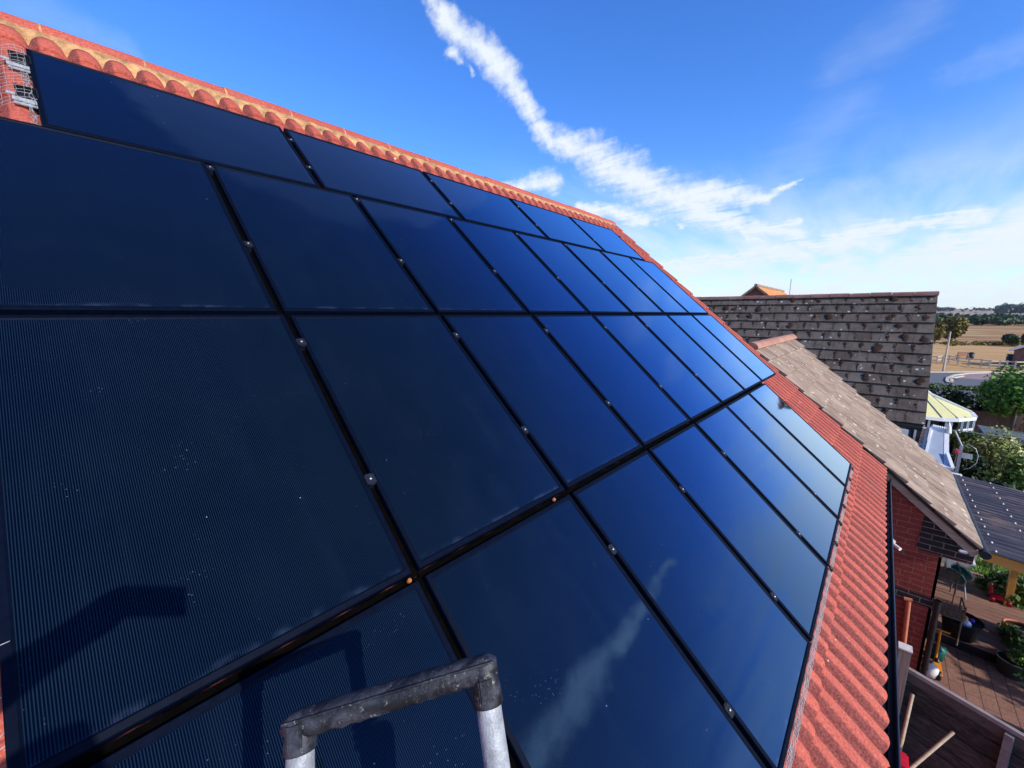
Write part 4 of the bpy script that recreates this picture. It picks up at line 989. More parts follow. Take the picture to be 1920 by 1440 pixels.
# ================================================================== GROUND
def sheet(name, pts, z, mat, th=0.0):
    m = MB(); m.add([(p[0], p[1], z) for p in pts], [tuple(range(len(pts)))]); o = fixn(m.build(name, mat)); 
    if o.data.polygons[0].normal.z < 0: o.data.flip_normals()
    return tag(o, kind='structure')
gm = MB(); e_ = [-4000, -1500, -400, -100, 0, 60, 150, 400, 1500, 4000]; vs = [(x, y, GZ) for x in e_ for y in e_]; n = len(e_)
gm.add(vs, [(i * n + j, (i + 1) * n + j, (i + 1) * n + j + 1, i * n + j + 1) for i in range(n - 1) for j in range(n - 1)])
tag(gm.build('ground', M['ground']), kind='structure')
gp = lambda x, y, z=GZ: onZ(x, y, z)
sheet('road', [gp(1700, 697), gp(1925, 696), gp(2050, 700), gp(2050, 780), gp(1925, 770), gp(1700, 765)], GZ + .006, M['asphalt'])
sheet('pavement', [gp(1800, 702), gp(1925, 700), gp(2050, 702), gp(2050, 730), gp(1925, 722), gp(1890, 716), gp(1800, 709)], GZ + .012, M['pinkpave'])
km = MB()
def kerb(pts, w=.25):
    P_ = [gp(*p) for p in pts]
    for a, b in zip(P_[:-1], P_[1:]): km.bar(a + Vector((0, 0, .06)), b + Vector((0, 0, .06)), w, .12)
kerb([(1925, 700), (1860, 699.5), (1815, 701), (1790, 704), (1777, 709), (1775, 714), (1779, 719)]); kerb([(1805, 706), (1788, 709), (1783, 713), (1786, 718)]); kerb([(1700, 698), (1770, 698.5), (1925, 697)])
tag(km.build('kerb', M['kerb']), kind='structure')
sheet('lawn', [(13.3, -1.2), (24.5, -1.2), (24.5, -9), (13.3, -9)], GZ + .02, M['lawn'])
sheet('patio', [(5.0, 0.3), (12.6, 0.3), (13.1, -8), (5.0, -8)], GZ + .024, M['patio'])
# raised deck
dkz = GZ + .28
d0, d1 = onZ(1765, 1186, dkz), onZ(1878, 1229, dkz)
dirk = (d1 - d0).normalized(); perp = Vector((-dirk.y, dirk.x, 0)); perp = perp if perp.x > 0 else -perp
d0 = d0 - dirk * .6
dt = thing('timber_deck', d0.lerp(d1, .5) * 1.0, 'raised brown timber deck with worn boards between the patio and lawn', 'deck')
m = MB(); rn = random.Random(8); bw_ = .17
for i in range(21):
    o_ = d0 + perp * (i * (bw_ + .012)); m.slab([o_ + Vector((0, 0, rn.uniform(-.004, .004))), o_ + dirk * 5.2, o_ + dirk * 5.2 + perp * bw_, o_ + perp * bw_], .04)
dko = m.build('boards', mat_wood('worn_deck_board_y', (0.20, 0.095, 0.065), (0.33, 0.18, 0.125), 'y', 0.75), dt)
m = MB(); m.slab([d0 - Vector((0, 0, .05)) + perp * .03, d0 + dirk * 5.2 - Vector((0, 0, .05)) + perp * .03, d0 + dirk * 5.2 - Vector((0, 0, .05)) + perp * 3.7, d0 - Vector((0, 0, .05)) + perp * 3.7], .23); m.build('base', M['black'], dt)

# grass blades on the lawn
m = MB(); rg_ = random.Random(12)
for _ in range(9000):
    x = rg_.uniform(13.6, 22); y = rg_.uniform(-5.5, -1.6); h = rg_.uniform(.06, .17); a = rg_.uniform(0, 6.28); w = .02
    p = Vector((x, y, GZ + .02)); d = Vector((math.cos(a), math.sin(a), 0)); t = Vector((rg_.uniform(-.07, .07), rg_.uniform(-.07, .07), h)); m.add([p - d * w, p + d * w, p + t], [(0, 1, 2)])
tag(m.build('grass', M['grass']), 'long green grass of the lawn beyond the deck', 'grass', kind='stuff')

# ------------------------------------------------------------------ foliage
def leaves(m, c, rad, n, size, seed=0, shell=.55, clump=7, flat=0.0):
    rn = random.Random(seed); c = Vector(c); cl = []
    for _ in range(clump):
        v = Vector((rn.gauss(0, 1), rn.gauss(0, 1), rn.gauss(0, 1))).normalized() * rn.uniform(.3, .95); cl.append((v, rn.uniform(.28, .55)))
    for _ in range(n):
        v0, r0 = cl[rn.randrange(clump)]
        v = Vector((rn.gauss(0, 1), rn.gauss(0, 1), rn.gauss(0, 1))).normalized() * (rn.random() ** .4) * r0 + v0 * shell
        p = c + Vector((v.x * rad[0], v.y * rad[1], v.z * rad[2]))
        nrm = (v.normalized() + Vector((rn.gauss(0, .7), rn.gauss(0, .7), rn.gauss(0, .7) + .3))).normalized()
        a = nrm.orthogonal().normalized(); a = Matrix.Rotation(rn.uniform(0, 6.28), 3, nrm) @ a; b = nrm.cross(a); s_ = size * rn.uniform(.6, 1.35)
        m.add([p - a * s_, p - b * s_ * .55, p + a * s_, p + b * s_ * .55], [(0, 1, 2, 3)])
def plant(name, c, rad, n, size, mat, label, cat, seed=0, group=None, trunk=.05, clump=9, base=None, shell=.55):
    c = Vector(c); bz = GZ if base is None else base
    t = thing(name, (c.x, c.y, bz), label, cat, group)
    m = MB(); leaves(m, c, rad, n, size, seed, shell, clump); m.build('foliage' if rad[2] < 1.6 else 'crown', mat, t)
    m = MB(); rn = random.Random(seed)
    top = c + Vector((0, 0, rad[2] * .2)); m.tube([(c.x, c.y, bz), (c.x + .03, c.y, (bz + c.z) / 2), tuple(top)], [trunk, trunk * .8, trunk * .4], 7)
    for k in range(5):
        a = rn.uniform(0, 6.28); q = c + Vector((math.cos(a) * rad[0] * .6, math.sin(a) * rad[1] * .6, rad[2] * rn.uniform(0, .6)))
        m.tube([Vector((c.x, c.y, bz + (c.z - bz) * rn.uniform(.4, .9))), q], [trunk * .5, trunk * .15], 5)
    m.build('trunk' if rad[2] >= 1.6 else 'stem', M['bark'], t)
    return t
# variegated bush
bc = onX(1865, 862, 22.5)
plant('flowering_shrub', bc, (1.1, 1.10, 1.35), 5200, .062, M['leaf_mag'], 'rounded shrub with pale yellow green leaves in front of the grey garden fence', 'shrub', 21, clump=26, shell=.7)
plant('garden_shrub', onX(1912, 895, 20.5), (.6, .55, .9), 1500, .07, M['leaf_mid'], 'leafy green shrub at the right edge behind the corrugated canopy', 'shrub', 22)
plant('climbing_shrub', onX(1812, 822, 24.0), (.8, .75, .7), 1500, .07, M['leaf_mid'], 'dark green climbing plant in front of the yellow roofed conservatory', 'shrub', 23)
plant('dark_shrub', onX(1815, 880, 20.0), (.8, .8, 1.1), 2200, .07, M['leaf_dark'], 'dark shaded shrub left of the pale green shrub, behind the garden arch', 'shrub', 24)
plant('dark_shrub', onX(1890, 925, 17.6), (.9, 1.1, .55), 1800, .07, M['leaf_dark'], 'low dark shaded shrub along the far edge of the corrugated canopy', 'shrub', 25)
plant('bright_tree', onX(1912, 738, 31.0), (2.2, 1.9, 1.75), 7000, .10, M['leaf_bright'], 'bright green tree at the right edge above the brown fence', 'tree', 26, clump=20, trunk=.12)
plant('garden_plant', onZ(1893, 1105, GZ + .55), (.75, .75, .55), 2600, .085, M['leaf_mid'], 'big leafy green bed plant beside the deck at the right edge', 'plant', 27, clump=16)
plant('garden_plant', onZ(1886, 1092, GZ + .40), (.5, .5, .36), 900, .08, M['leaf_mid'], 'leafy green bed plant between the lawn and the red toy', 'plant', 28)
plant('potted_plant', onZ(1905, 1195, GZ + .5), (.45, .45, .35), 700, .07, M['leaf_mid'], 'small leafy plant growing from the terracotta pot on the deck', 'plant', 29)
plant('garden_plant', onZ(1922, 1250, GZ + .3), (.5, .45, .35), 900, .05, M['leaf_bright'], 'feathery light green plant at the right edge beside the large black pot', 'plant', 30)
plant('silver_shrub', onZ(1852, 1032, GZ + .5), (.5, .5, .45), 500, .06, mat_leaf('silver_leaf', (0.20, 0.26, 0.18), (0.42, 0.48, 0.38)), 'silvery leafed plant under the end of the orange beam', 'shrub', 31)
# tall trees off to the right that throw the dappled shade over the deck
plant('shade_tree', (12.0, -9.2, GZ + 3.2), (1.7, 1.6, 1.62), 900, .14, M['leaf_mid'], 'broad garden tree standing out of frame to the right of the patio', 'tree', 32, clump=14, trunk=.16)
# hedge
hd = thing('dark_hedge', (34.5, -4.5, GZ), 'dark overgrown hedge along the roadside behind the brown fence', 'hedge')
m = MB(); rn = random.Random(33)
for k in range(26):
    x = 34.5 + rn.uniform(-.6, .6); y = -1.5 - k * .34; leaves(m, (x, y, GZ + 2.2), (.8, .75, 1.35 + rn.uniform(-.2, .3)), 520, .09, 100 + k, .7, 8)
m.build('foliage', M['leaf_dark'], hd)
m = MB()
for k in range(26): leaves(m, (34.2, -1.5 - k * .34, GZ + 3.25), (.5, .5, .25), 60, .075, 200 + k, .7, 5)
m.build('top_growth', M['leaf_mid'], hd)

# fences
def board_fence(name, a, b, h, mat, label, vertical=True, bw=.18, postn=3, grp=None, rail=None, base=GZ, seed=1, gap=.008):
    a = Vector(a); b = Vector(b); a.z = b.z = base; L = (b - a).length; ex = (b - a).normalized(); nn = Vector((ex.y, -ex.x, 0)); nn = nn if nn.x < 0 else -nn
    t = thing(name, a.lerp(b, .5), label, 'fence', grp); m = MB(); rn = random.Random(seed)
    if vertical:
        n = int(L / bw)
        for i in range(n):
            p = a + ex * ((i + .5) * L / n); hh = h + rn.uniform(-.015, .015); m.bar(p + Vector((0, 0, .03)) + nn * (.012 * (i % 2)), p + Vector((0, 0, hh)) + nn * (.012 * (i % 2)), .02, L / n - gap, tuple(ex))
    else:
        n = int(h / bw)
        for i in range(n):
            z_ = (i + .5) * h / n; o_ = nn * (.02 * (i % 2)); m.bar(a + o_ + Vector((0, 0, z_ + rn.uniform(-.006, .006))), b + o_ + Vector((0, 0, z_ + rn.uniform(-.006, .006))), .02, h / n - gap)
    m.build('boards', mat, t)
    for i in range(postn):
        p = a + ex * (L * i / max(1, postn - 1)); m = MB(); m.bar(p + nn * .05, p + nn * .05 + Vector((0, 0, h + .05)), .11, .11, tuple(ex)); m.build('post', M['post_grey'] if rail is None else rail, t)
    return t, a, b, ex, nn
board_fence('brown_fence', (31.8, -2.4, GZ), (31.2, -12, GZ), 2.45, M['fence_brown'], 'brown close-boarded fence beyond the yellow roofed conservatory', True, .2, 4)
board_fence('grey_fence', (25.4, -2.7, GZ), (24.9, -8.5, GZ), 2.5, M['fence_grey'], 'weathered grey slatted fence behind the pale green shrub', False, .16, 4, gap=.05)
# near dark fence
fa_, fb_ = Vector((7.42, -.865, 0)), Vector((7.05, -1.86, 0)); exf = (fb_ - fa_).normalized(); fb2 = fa_ + exf * 4.2
fh = 2.50
fn, a, b, ex, nn = board_fence('dark_fence', fa_, fb2, fh, M['fence_dark'], 'near dark weathered timber fence with a pale capping rail below the gutter', False, .125, 1, seed=5, gap=-.004)
m = MB(); m.bar(a + Vector((0, 0, fh + .03)), b + Vector((0, 0, fh + .03)), .075, .035); m.bar(a + nn * .03 + Vector((0, 0, fh + .055)), b + nn * .03 + Vector((0, 0, fh + .055)), .02, .02); m.build('capping_rail', simple('pale_capping', (0.30, 0.26, 0.25), .7, .2, 10), fn)
for dd in (1.0, 2.05, 3.1):
    m = MB(); p = a + ex * dd + nn * .05; m.bar(p, p + Vector((0, 0, fh)), .10, .07, tuple(ex)); m.build('batten', M['fence_grey'], fn)
m = MB(); m.bar(a + nn * .035 + Vector((0, 0, fh * .63)), b + nn * .035 + Vector((0, 0, fh * .63)), .05, .09); m.build('rail', M['fence_dark'], fn)
pp = onX(1697, 1215, 7.15)
t = thing('timber_post', (7.15, pp.y, GZ), 'tall weathered timber post with a pale cut top in front of the brick wall', 'post')
m = MB(); m.box((7.15, pp.y, (pp.z + GZ) / 2), (.13, .125, pp.z - GZ), bev=.006); m.build('shaft', M['post_grey'], t)
m = MB(); m.box((7.15, pp.y, pp.z + .012), (.145, .14, .022), bev=.004); m.build('cap', M['offwhite'], t)
for (a_, b_, lab, XA, XB) in (((1711, 1302), (1684, 1420), 'pale pole leaning steeply against the dark fence close to the gutter', 6.95, 6.3), ((1787, 1373), (1700, 1447), 'pale pole leaning low across the dark fence up to its batten', 6.72, 6.1)):
    m = MB(); p, q = onX(*a_, XA), onX(*b_, XB); d = (q - p).normalized(); q2 = p + d * ((GZ - p.z) / d.z if d.z < -.2 else 2.0); m.tube([p, q2], .019, 8); tag(m.build('wooden_pole', M['timber_pale']), lab, 'pole', 'pale poles leaning on the fence')
m = MB(); c = onX(1687, 1432, 6.0); m.box((c.x, c.y, c.z), (.25, .14, .16), bev=.02); m.bar((c.x, c.y, c.z - .08), (c.x, c.y, GZ), .06, .06, (0, 1, 0)); tag(m.build('red_box', M['red_pl']), 'red box on a stand at the foot of the gutter edge', 'box')

# ------------------------------------------------------------------ garden things
# hose reel
hr = thing('hose_reel', onZ(1797, 1100, dkz), 'round green garden hose reel with pale handles on the deck', 'hose reel')
hc = onX(1797, 1077, 14.6); hax = Vector((.75, -.55, .35)).normalized()
m = MB()
for o_ in (-.10, .10):
    m.lathe([(.02, -.010), (.195, -.010), (.205, 0), (.195, .010), (.02, .010)], hc + hax * o_, 24, hax)
m.lathe([(.10, -.10), (.10, .10)], hc, 16, hax); m.build('drum', M['green_pl'], hr)
def circ(c, r, ax, n=24, sy=1.0):
    a = ax.orthogonal().normalized(); b = ax.cross(a); return [c + a * math.cos(2 * math.pi * k / n) * r + b * math.sin(2 * math.pi * k / n) * r * sy for k in range(n + 1)]
m = MB()
for o_ in (-.12, .12): m.tube(circ(hc + hax * o_, .22, hax), .010, 6, False)
for k in range(3):
    pts = circ(hc + hax * .12, .21, hax, 12); m.tube([pts[k * 2], pts[k * 2 + 6]], .010, 5)
m.tube([hc + Vector((0, -.1, .2)), hc + Vector((.05, -.2, .32)), hc + Vector((.05, -.28, .2))], .009, 5)
m.tube([hc + Vector((0, 0, -.20)), Vector((hc.x, hc.y, dkz))], .015, 5); m.tube([hc + Vector((0, -.12, -.15)), Vector((hc.x, hc.y - .2, dkz))], .015, 5)
m.build('handle', simple('pale_green_tube', (0.30, 0.42, 0.38), .4), hr)
# white moulded panel
wt = thing('white_storage_box', onZ(1800, 1085, GZ), 'glossy white moulded garden box with a rounded corner behind the hose reel', 'storage box')
pts = [(1776, 1022), (1808, 1026), (1818, 1006), (1834, 1012), (1835, 1034), (1831, 1050), (1820, 1064), (1806, 1070), (1776, 1074)]
m = MB(); m.slab([onX(x, y, 15.6) for x, y in pts], -.5, (1, 0, 0)); m.build('shell', simple('gloss_white', (0.82, 0.82, 0.80), .25, .04), wt)
m = MB(); q = [onX(x, y, 15.6) for x, y in pts]; zm = min(p.z for p in q); m.box((15.9, (q[0].y + q[4].y) / 2, (zm + .1 + GZ) / 2), (.45, abs(q[0].y - q[4].y) * .7, zm + .1 - GZ)); m.build('plinth', M['black'], wt)
# wicker chair(s)
def wchair(c, label, hgt, lean=.1):
    t = thing('wicker_chair', (c.x, c.y, c.z), label, 'chair', 'wicker chairs by the brick wall')
    m = MB()
    for i in range(9): y = c.y + .28 - i * .07; m.tube([(c.x, y, c.z + .62), (c.x - lean, y, c.z + hgt)], .010, 5)
    for j in range(9): z = c.z + .62 + j * (hgt - .62) / 8; f_ = j / 8; m.tube([(c.x - lean * f_, c.y + .28, z), (c.x - lean * f_, c.y - .28, z)], .010, 5)
    m.build('backrest', M['wicker'], t)
    m = MB(); m.box((c.x + .28, c.y, c.z + .60), (.58, .60, .05), bev=.015)
    m.build('seat', M['wicker'], t)
    for sx in (0, .54):
        for sy in (-.27, .27):
            m = MB(); m.tube([(c.x + sx, c.y + sy, c.z), (c.x + sx, c.y + sy, c.z + .60)], .016, 6); m.build('leg', M['wicker'], t)
    for sy in (-.29, .29):
        m = MB(); m.tube([(c.x - lean * .5, c.y + sy, c.z + .85), (c.x + .3, c.y + sy, c.z + .87), (c.x + .56, c.y + sy, c.z + .85), (c.x + .56, c.y + sy, c.z + .6)], .014, 6); m.build('armrest', M['wicker'], t)
wc = onZ(1768, 1205, dkz); wchair(Vector((wc.x + .1, wc.y + .06, dkz)), 'wicker chair with an open grid back nearest the patio edge', .98)
wc = onZ(1775, 1130, dkz); wchair(Vector((wc.x + .1, wc.y + .16, dkz)), 'wicker chair with a rounded dark back behind the other one', .86)
# tub of toys
tbp = onZ(1797, 1190, dkz); tub = thing('toy_tub', (tbp.x, tbp.y, dkz), 'black tub full of bright toys on the deck edge', 'tub')
m = MB(); m.lathe([(.0, .01), (.25, .01), (.33, .42), (.345, .43), (.33, .41), (.30, .36), (0, .34)], (tbp.x, tbp.y, dkz), 22); m.build('shell', M['black'], tub)
ct = Vector((tbp.x, tbp.y, dkz + .40))
for (nm, off, r_, mt, lab) in (('toy_ring', (.02, .02, .02), .11, 'orange_pl', 'orange ring toy on top of the black tub'), ('toy_ball', (-.12, -.05, -.02), .09, 'white', 'white and pink ball in the black tub'), ('toy_ball', (.10, -.16, -.03), .06, None, 'small purple ball at the right rim of the black tub')):
    m = MB(); c = ct + Vector(off)
    if nm == 'toy_ring': m.tube(circ(c, r_ * .7, Vector((-.3, 0, 1)).normalized(), 16), .045, 8, False)
    else: m.lathe([(r_ * math.sin(math.pi * k / 8), -r_ * math.cos(math.pi * k / 8)) for k in range(9)], c, 12)
    tag(m.build(nm, M[mt] if mt else simple('purple_plastic', (0.10, 0.05, 0.40), .4)), lab, 'toy')
m = MB(); m.tube([ct + Vector((.05, .16, -.05)), ct + Vector((.02, .20, .20))], [.045, .02], 8); m.tube([ct + Vector((.05, .16, .0)), ct + Vector((.1, .24, .16))], [.03, .012], 8); tag(m.build('toy_spade', simple('bright_green_plastic', (0.02, 0.42, 0.08), .4)), 'bright green toy spade sticking up from the black tub', 'toy')
# red ride on toy
rt_ = onZ(1872, 1128, dkz); t = thing('red_ride_on_toy', (rt_.x, rt_.y, dkz), 'red plastic ride-on toy at the far side of the deck', 'toy')
m = MB(); m.tube([rt_ + Vector((.0, .22, .15)) * .62, rt_ + Vector((0, 0, .22)) * .62, rt_ + Vector((-.05, -.25, .2)) * .62], [.075, .10, .08], 12); m.tube([rt_ + Vector((.05, .2, .2)) * .62, rt_ + Vector((.1, .24, .52)) * .62], [.055, .04], 10); m.lathe([(0, -.055), (.055, 0), (0, .055)], rt_ + Vector((.1, .24, .56)) * .62, 10); m.build('body', M['red_pl'], t)
for sx, sy in ((-.14, .2), (.14, .2), (-.14, -.25), (.14, -.25)):
    m = MB(); m.lathe([(0, -.02), (.056, -.02), (.056, .02), (0, .02)], rt_ + Vector((sx, sy, .09)) * .62, 12, Vector((1, 0, 0))); m.build('wheel', M['red_pl'] if sx < 0 else M['black'], t)
# pots
def pot(c, r, h, mat, label, soil=True):
    t = thing('plant_pot', (c.x, c.y, c.z), label, 'plant pot', 'garden plant pots'); m = MB(); m.lathe([(0, .0), (r * .72, 0), (r * .98, h * .92), (r * 1.05, h * .93), (r * 1.05, h), (r * .93, h), (r * .90, h * .86)], c, 26); m.build('shell', mat, t)
    m = MB(); m.lathe([(0, h * .85), (r * .9, h * .85)], c, 20); m.build('soil', M['soil'], t); return t
p1 = onZ(1893, 1262, GZ + .05); pot(Vector((p1.x, p1.y, GZ + .03)), .235, .36, simple('charcoal_pot', (0.05, 0.055, 0.055), .4), 'large black round pot standing on the patio')
plant('patio_plant', (p1.x, p1.y, GZ + .42), (.20, .20, .07), 110, .04, M['leaf_mid'], 'sparse low plant growing in the large black pot', 'plant', 41, base=GZ + .33, trunk=.01)
p2 = onZ(1905, 1192, dkz); pot(Vector((p2.x, p2.y, dkz)), .22, .26, M['terra'], 'wide terracotta bowl on the deck at the right edge')
p3 = onZ(1918, 1222, GZ + .1); pot(Vector((p3.x, p3.y, GZ + .03)), .22, .40, M['terra'], 'smaller terracotta pot beside the deck at the right edge')
# patio odds: scooter/tool and white bag by the downpipe
sc_p = onZ(1752, 1248, GZ); t = thing('toy_scooter', (sc_p.x, sc_p.y, GZ), 'yellow and black toy scooter leaning by the downpipe', 'scooter')
m = MB(); q = sc_p + Vector((.0, 0, .06)); m.tube([q, q + Vector((.12, .0, .72))], .022, 8); m.tube([q + Vector((.12, -.14, .72)), q + Vector((.12, .14, .72))], .018, 6); m.build('handlebar', M['orange_pl'], t)
m = MB(); m.box(q + Vector((-.22, -.02, .05)), (.5, .12, .04), bev=.01); m.build('footboard', M['orange_pl'], t)
for dx in (.02, -.45): m = MB(); m.lathe([(0, -.03), (.09, -.03), (.09, .03), (0, .03)], q + Vector((dx, -.02, .05)), 14, Vector((0, 1, 0))); m.build('wheel', M['black'], t)
m = MB(); q = onZ(1742, 1258, GZ + .1); m.lathe([(0, 0), (.14, .02), (.16, .14), (.09, .25), (.03, .28)], (q.x, q.y, GZ + .025), 12); tag(m.build('white_sack', M['offwhite']), 'small white sack on the patio at the foot of the downpipe', 'sack')
q = onZ(1762, 1206, GZ + .4); m = MB(); m.lathe([(0, 0), (.10, .0), (.13, .26), (.05, .30), (.03, .34)], (q.x, q.y, GZ + .03), 12); tag(m.build('watering_can', M['green_pl']), 'dark green watering can in the corner below the wicker chairs', 'watering can')
# arch, post, hanging basket, rose, line
ar = thing('garden_arch', onX(1800, 885, 19.0), 'metal garden arch with a curved hoop left of the pale green shrub', 'arch')
pA, pB = onX(1803, 836, 19.0), onX(1795, 890, 19.0)
m = MB(); m.bar(pA, Vector((pA.x, pA.y, GZ)), .08, .08, (0, 1, 0)); m.build('post', M['rail'], ar)
m = MB(); m.tube([onX(1790, 808, 19.0), onX(1803, 836, 19.0)], .03, 6); m.tube([onX(1782, 806, 19.2), onX(1880, 818, 19.2)], .010, 5); m.build('arm', M['alu'], ar)
m = MB(); hp = [(1803, 836), (1818, 834), (1830, 842), (1834, 855), (1831, 868), (1818, 878), (1806, 880)]; m.tube([onX(*q, 19.0) for q in hp], .010, 6); m.build('hoop', M['rail'], ar)
m = MB(); m.quad(onX(1801, 848, 19.2), onX(1824, 852, 19.2), onX(1823, 862, 19.2), onX(1801, 858, 19.2)); m.build('cloth', M['offwhite'], ar)
t = thing('pink_rose', onX(1794, 847, 18.6), 'pink rose bloom beside the metal arch post', 'flower'); m = MB(); c = onX(1794, 847, 18.6)
rn = random.Random(3)
for k in range(26):
    d = Vector((rn.gauss(0, 1), rn.gauss(0, 1), rn.gauss(0, 1))).normalized(); a = d.orthogonal().normalized() * .07; b = d.cross(a); p = c + d * .06; m.add([p - a, p - b, p + a, p + b], [(0, 1, 2, 3)])
m.build('petals', M['pinkrose'], t)
m = MB(); m.tube([c - Vector((0, 0, .05)), Vector((c.x + .1, c.y + .05, GZ))], .015, 5); m.build('stem', M['bark'], t)
t = thing('hanging_basket', onX(1889, 834, 24.8), 'white hanging basket on the grey fence right of the pale green shrub', 'basket'); c = onX(1889, 836, 24.8); m = MB()
m.lathe([(.02, -.16), (.20, -.02), (.24, .10), (.20, .08), (0, .04)], c, 14); m.build('bowl', M['white'], t); m = MB(); m.tube([c + Vector((0, -.2, .1)), c + Vector((0, 0, .55)), c + Vector((0, .2, .1))], .012, 5); m.build('hanger', M['white'], t)
# low shed roof
t = thing('garden_shed', (27.0, -5.2, GZ), 'low garden shed with a flat blue grey felt roof in front of the brown fence', 'shed')
r4 = [onZ(1832, 796, -2.75), onZ(1930, 814, -2.75), onZ(1935, 836, -2.75), onZ(1852, 820, -2.75)]
m = MB(); m.slab(r4, .07); m.build('roof', simple('grey_felt', (0.12, 0.15, 0.18), .6, .2, 4), t)
m = MB(); cc = sum(r4, Vector()) / 4; m.slab([cc + (p - cc) * .93 - Vector((0, 0, .08)) for p in r4], 2.2); m.build('wall', M['fence_dark'], t)
m = MB(); a_, b_ = onX(1905, 815, 28.5), onX(1921, 778, 28.5); m.slab([a_, onX(1898, 812, 28.5), onX(1915, 775, 28.5), b_], .05, (1, 0, 0)); m.bar(a_, Vector((a_.x, a_.y, GZ)), .08, .08, (0, 1, 0)); tag(m.build('leaning_board', M['fence_brown']), 'reddish board propped up behind the blue grey shed roof', 'board')

# ================================================================== DISTANCE
pl = onZ(1768, 697, GZ); pt = onX(1781.5, 622, pl.x)
m = MB(); m.tube([pl, Vector((pl.x, pl.y, pt.z))], [.11, .08], 8); tag(m.build('telegraph_pole', M['pole']), 'pale timber pole standing beyond the road', 'pole')
# bench
b0, b1 = onZ(1793, 674, GZ), onZ(1813, 674, GZ); bl_ = b1 - b0; bn = thing('park_bench', b0.lerp(b1, .5), 'brown timber bench on the dry grass beside the dark bin', 'bench')
m = MB(); m.bar(b0 + Vector((0, 0, .62)), b1 + Vector((0, 0, .62)), .6, .07); m.build('seat', M['fence_brown'], bn)
m = MB()
for z_ in (.85, 1.05, 1.22): m.bar(b0 + Vector((-.3, 0, z_)), b1 + Vector((-.3, 0, z_)), .05, .14)
m.build('backrest', M['fence_brown'], bn)
for f_ in (.03, .97):
    for dx in (-.28, .28): m = MB(); p = b0 + bl_ * f_ + Vector((dx, 0, 0)); m.bar(p, p + Vector((0, 0, 1.2 if dx < 0 else .62)), .10, .10, (0, 1, 0)); m.build('leg', M['fence_brown'], bn)
c = onZ(1820, 674, GZ); t = thing('litter_bin', c, 'dark round litter bin beside the bench', 'bin'); m = MB(); m.lathe([(0, 0), (.30, 0), (.34, 1.0), (0, 1.0)], c, 14); m.build('body', simple('dark_bin', (0.02, 0.035, 0.045), .5), t)
m = MB(); m.lathe([(.37, 0), (.37, .07), (.2, .2), (0, .22)], c + Vector((0, 0, 1.01)), 14); m.build('lid', M['black'], t)
# rail fence
t = thing('rail_fence', onZ(1850, 690, GZ), 'low two-rail timber fence along the far side of the road', 'fence')
fp = [(1742, 682), (1755, 683), (1766, 680), (1778, 681), (1795, 684), (1815, 687), (1838, 689), (1854, 692), (1872, 692.5), (1886, 693), (1902, 694), (1925, 694), (1960, 695)]
PF = [onZ(*q, GZ) for q in fp]
for p in PF: m = MB(); m.bar(p, p + Vector((0, 0, 1.25)), .16, .16, (0, 1, 0)); m.build('post', M['pole'], t)
m = MB()
for a_, b_ in zip(PF[:-1], PF[1:]):
    for z_ in (.6, 1.1): m.bar(a_ + Vector((0, 0, z_)), b_ + Vector((0, 0, z_)), .06, .13)
m.build('rails', M['pole'], t)
# house at the right edge
XH = 92.0; t = thing('distant_brick_house', onX(1915, 690, XH), 'small distant brick house cut off by the right edge, with white bargeboards', 'house')
gl_ = onX(1897, 680, XH); dA = Vector((-.55, -.835, 0)); dB = Vector((.835, -.55, 0)); Wd, Ld = 4.6, 9.0
apz = onX(1914, 641, XH).z; ez_ = onX(1897, 655, XH).z
def hp(a, b, z): q = gl_ + dA * a + dB * b; return Vector((q.x, q.y, z))
m = MB(); m.add([hp(0, 0, GZ), hp(Wd, 0, GZ), hp(Wd, 0, ez_), hp(Wd / 2, 0, apz), hp(0, 0, ez_), hp(0, Ld, GZ), hp(Wd, Ld, GZ), hp(Wd, Ld, ez_), hp(Wd / 2, Ld, apz), hp(0, Ld, ez_)],
    [(0, 1, 2, 3, 4), (5, 9, 8, 7, 6), (0, 4, 9, 5), (1, 6, 7, 2)]); m.build('wall', M['farbrick'], t)
m = MB()
for aa in (-.35, Wd + .35): m.slab([hp(Wd / 2, -.35, apz + .15), hp(Wd / 2, Ld + .3, apz + .15), hp(aa, Ld + .3, ez_ - .08), hp(aa, -.35, ez_ - .08)], .13, (0, 0, 1))
m.build('roof', M['t_red'], t)
m = MB()
for aa in (-.35, Wd + .35): m.bar(hp(Wd / 2, -.38, apz + .08), hp(aa, -.38, ez_ - .15), .08, .28)
m.build('bargeboard', M['white'], t)
m = MB(); m.add([hp(Wd / 2 - .5, -.04, ez_ + .1), hp(Wd / 2 + .5, -.04, ez_ + .1), hp(Wd / 2 + .5, -.04, apz - 1.0), hp(Wd / 2, -.04, apz - .4), hp(Wd / 2 - .5, -.04, apz - 1.0)], [(0, 1, 2, 3, 4)]); m.build('window', M['white'], t)
c = onZ(1894, 684, GZ); m = MB(); m.box((c.x, c.y, GZ + .7), (.9, 1.0, 1.4), bev=.1); m.box((c.x, c.y, GZ + 1.5), (1.0, 1.1, .2), bev=.08); tag(m.build('dark_cabinet', simple('dark_teal', (0.02, 0.05, 0.06), .5)), 'dark boxy cabinet beside the distant brick house', 'cabinet')
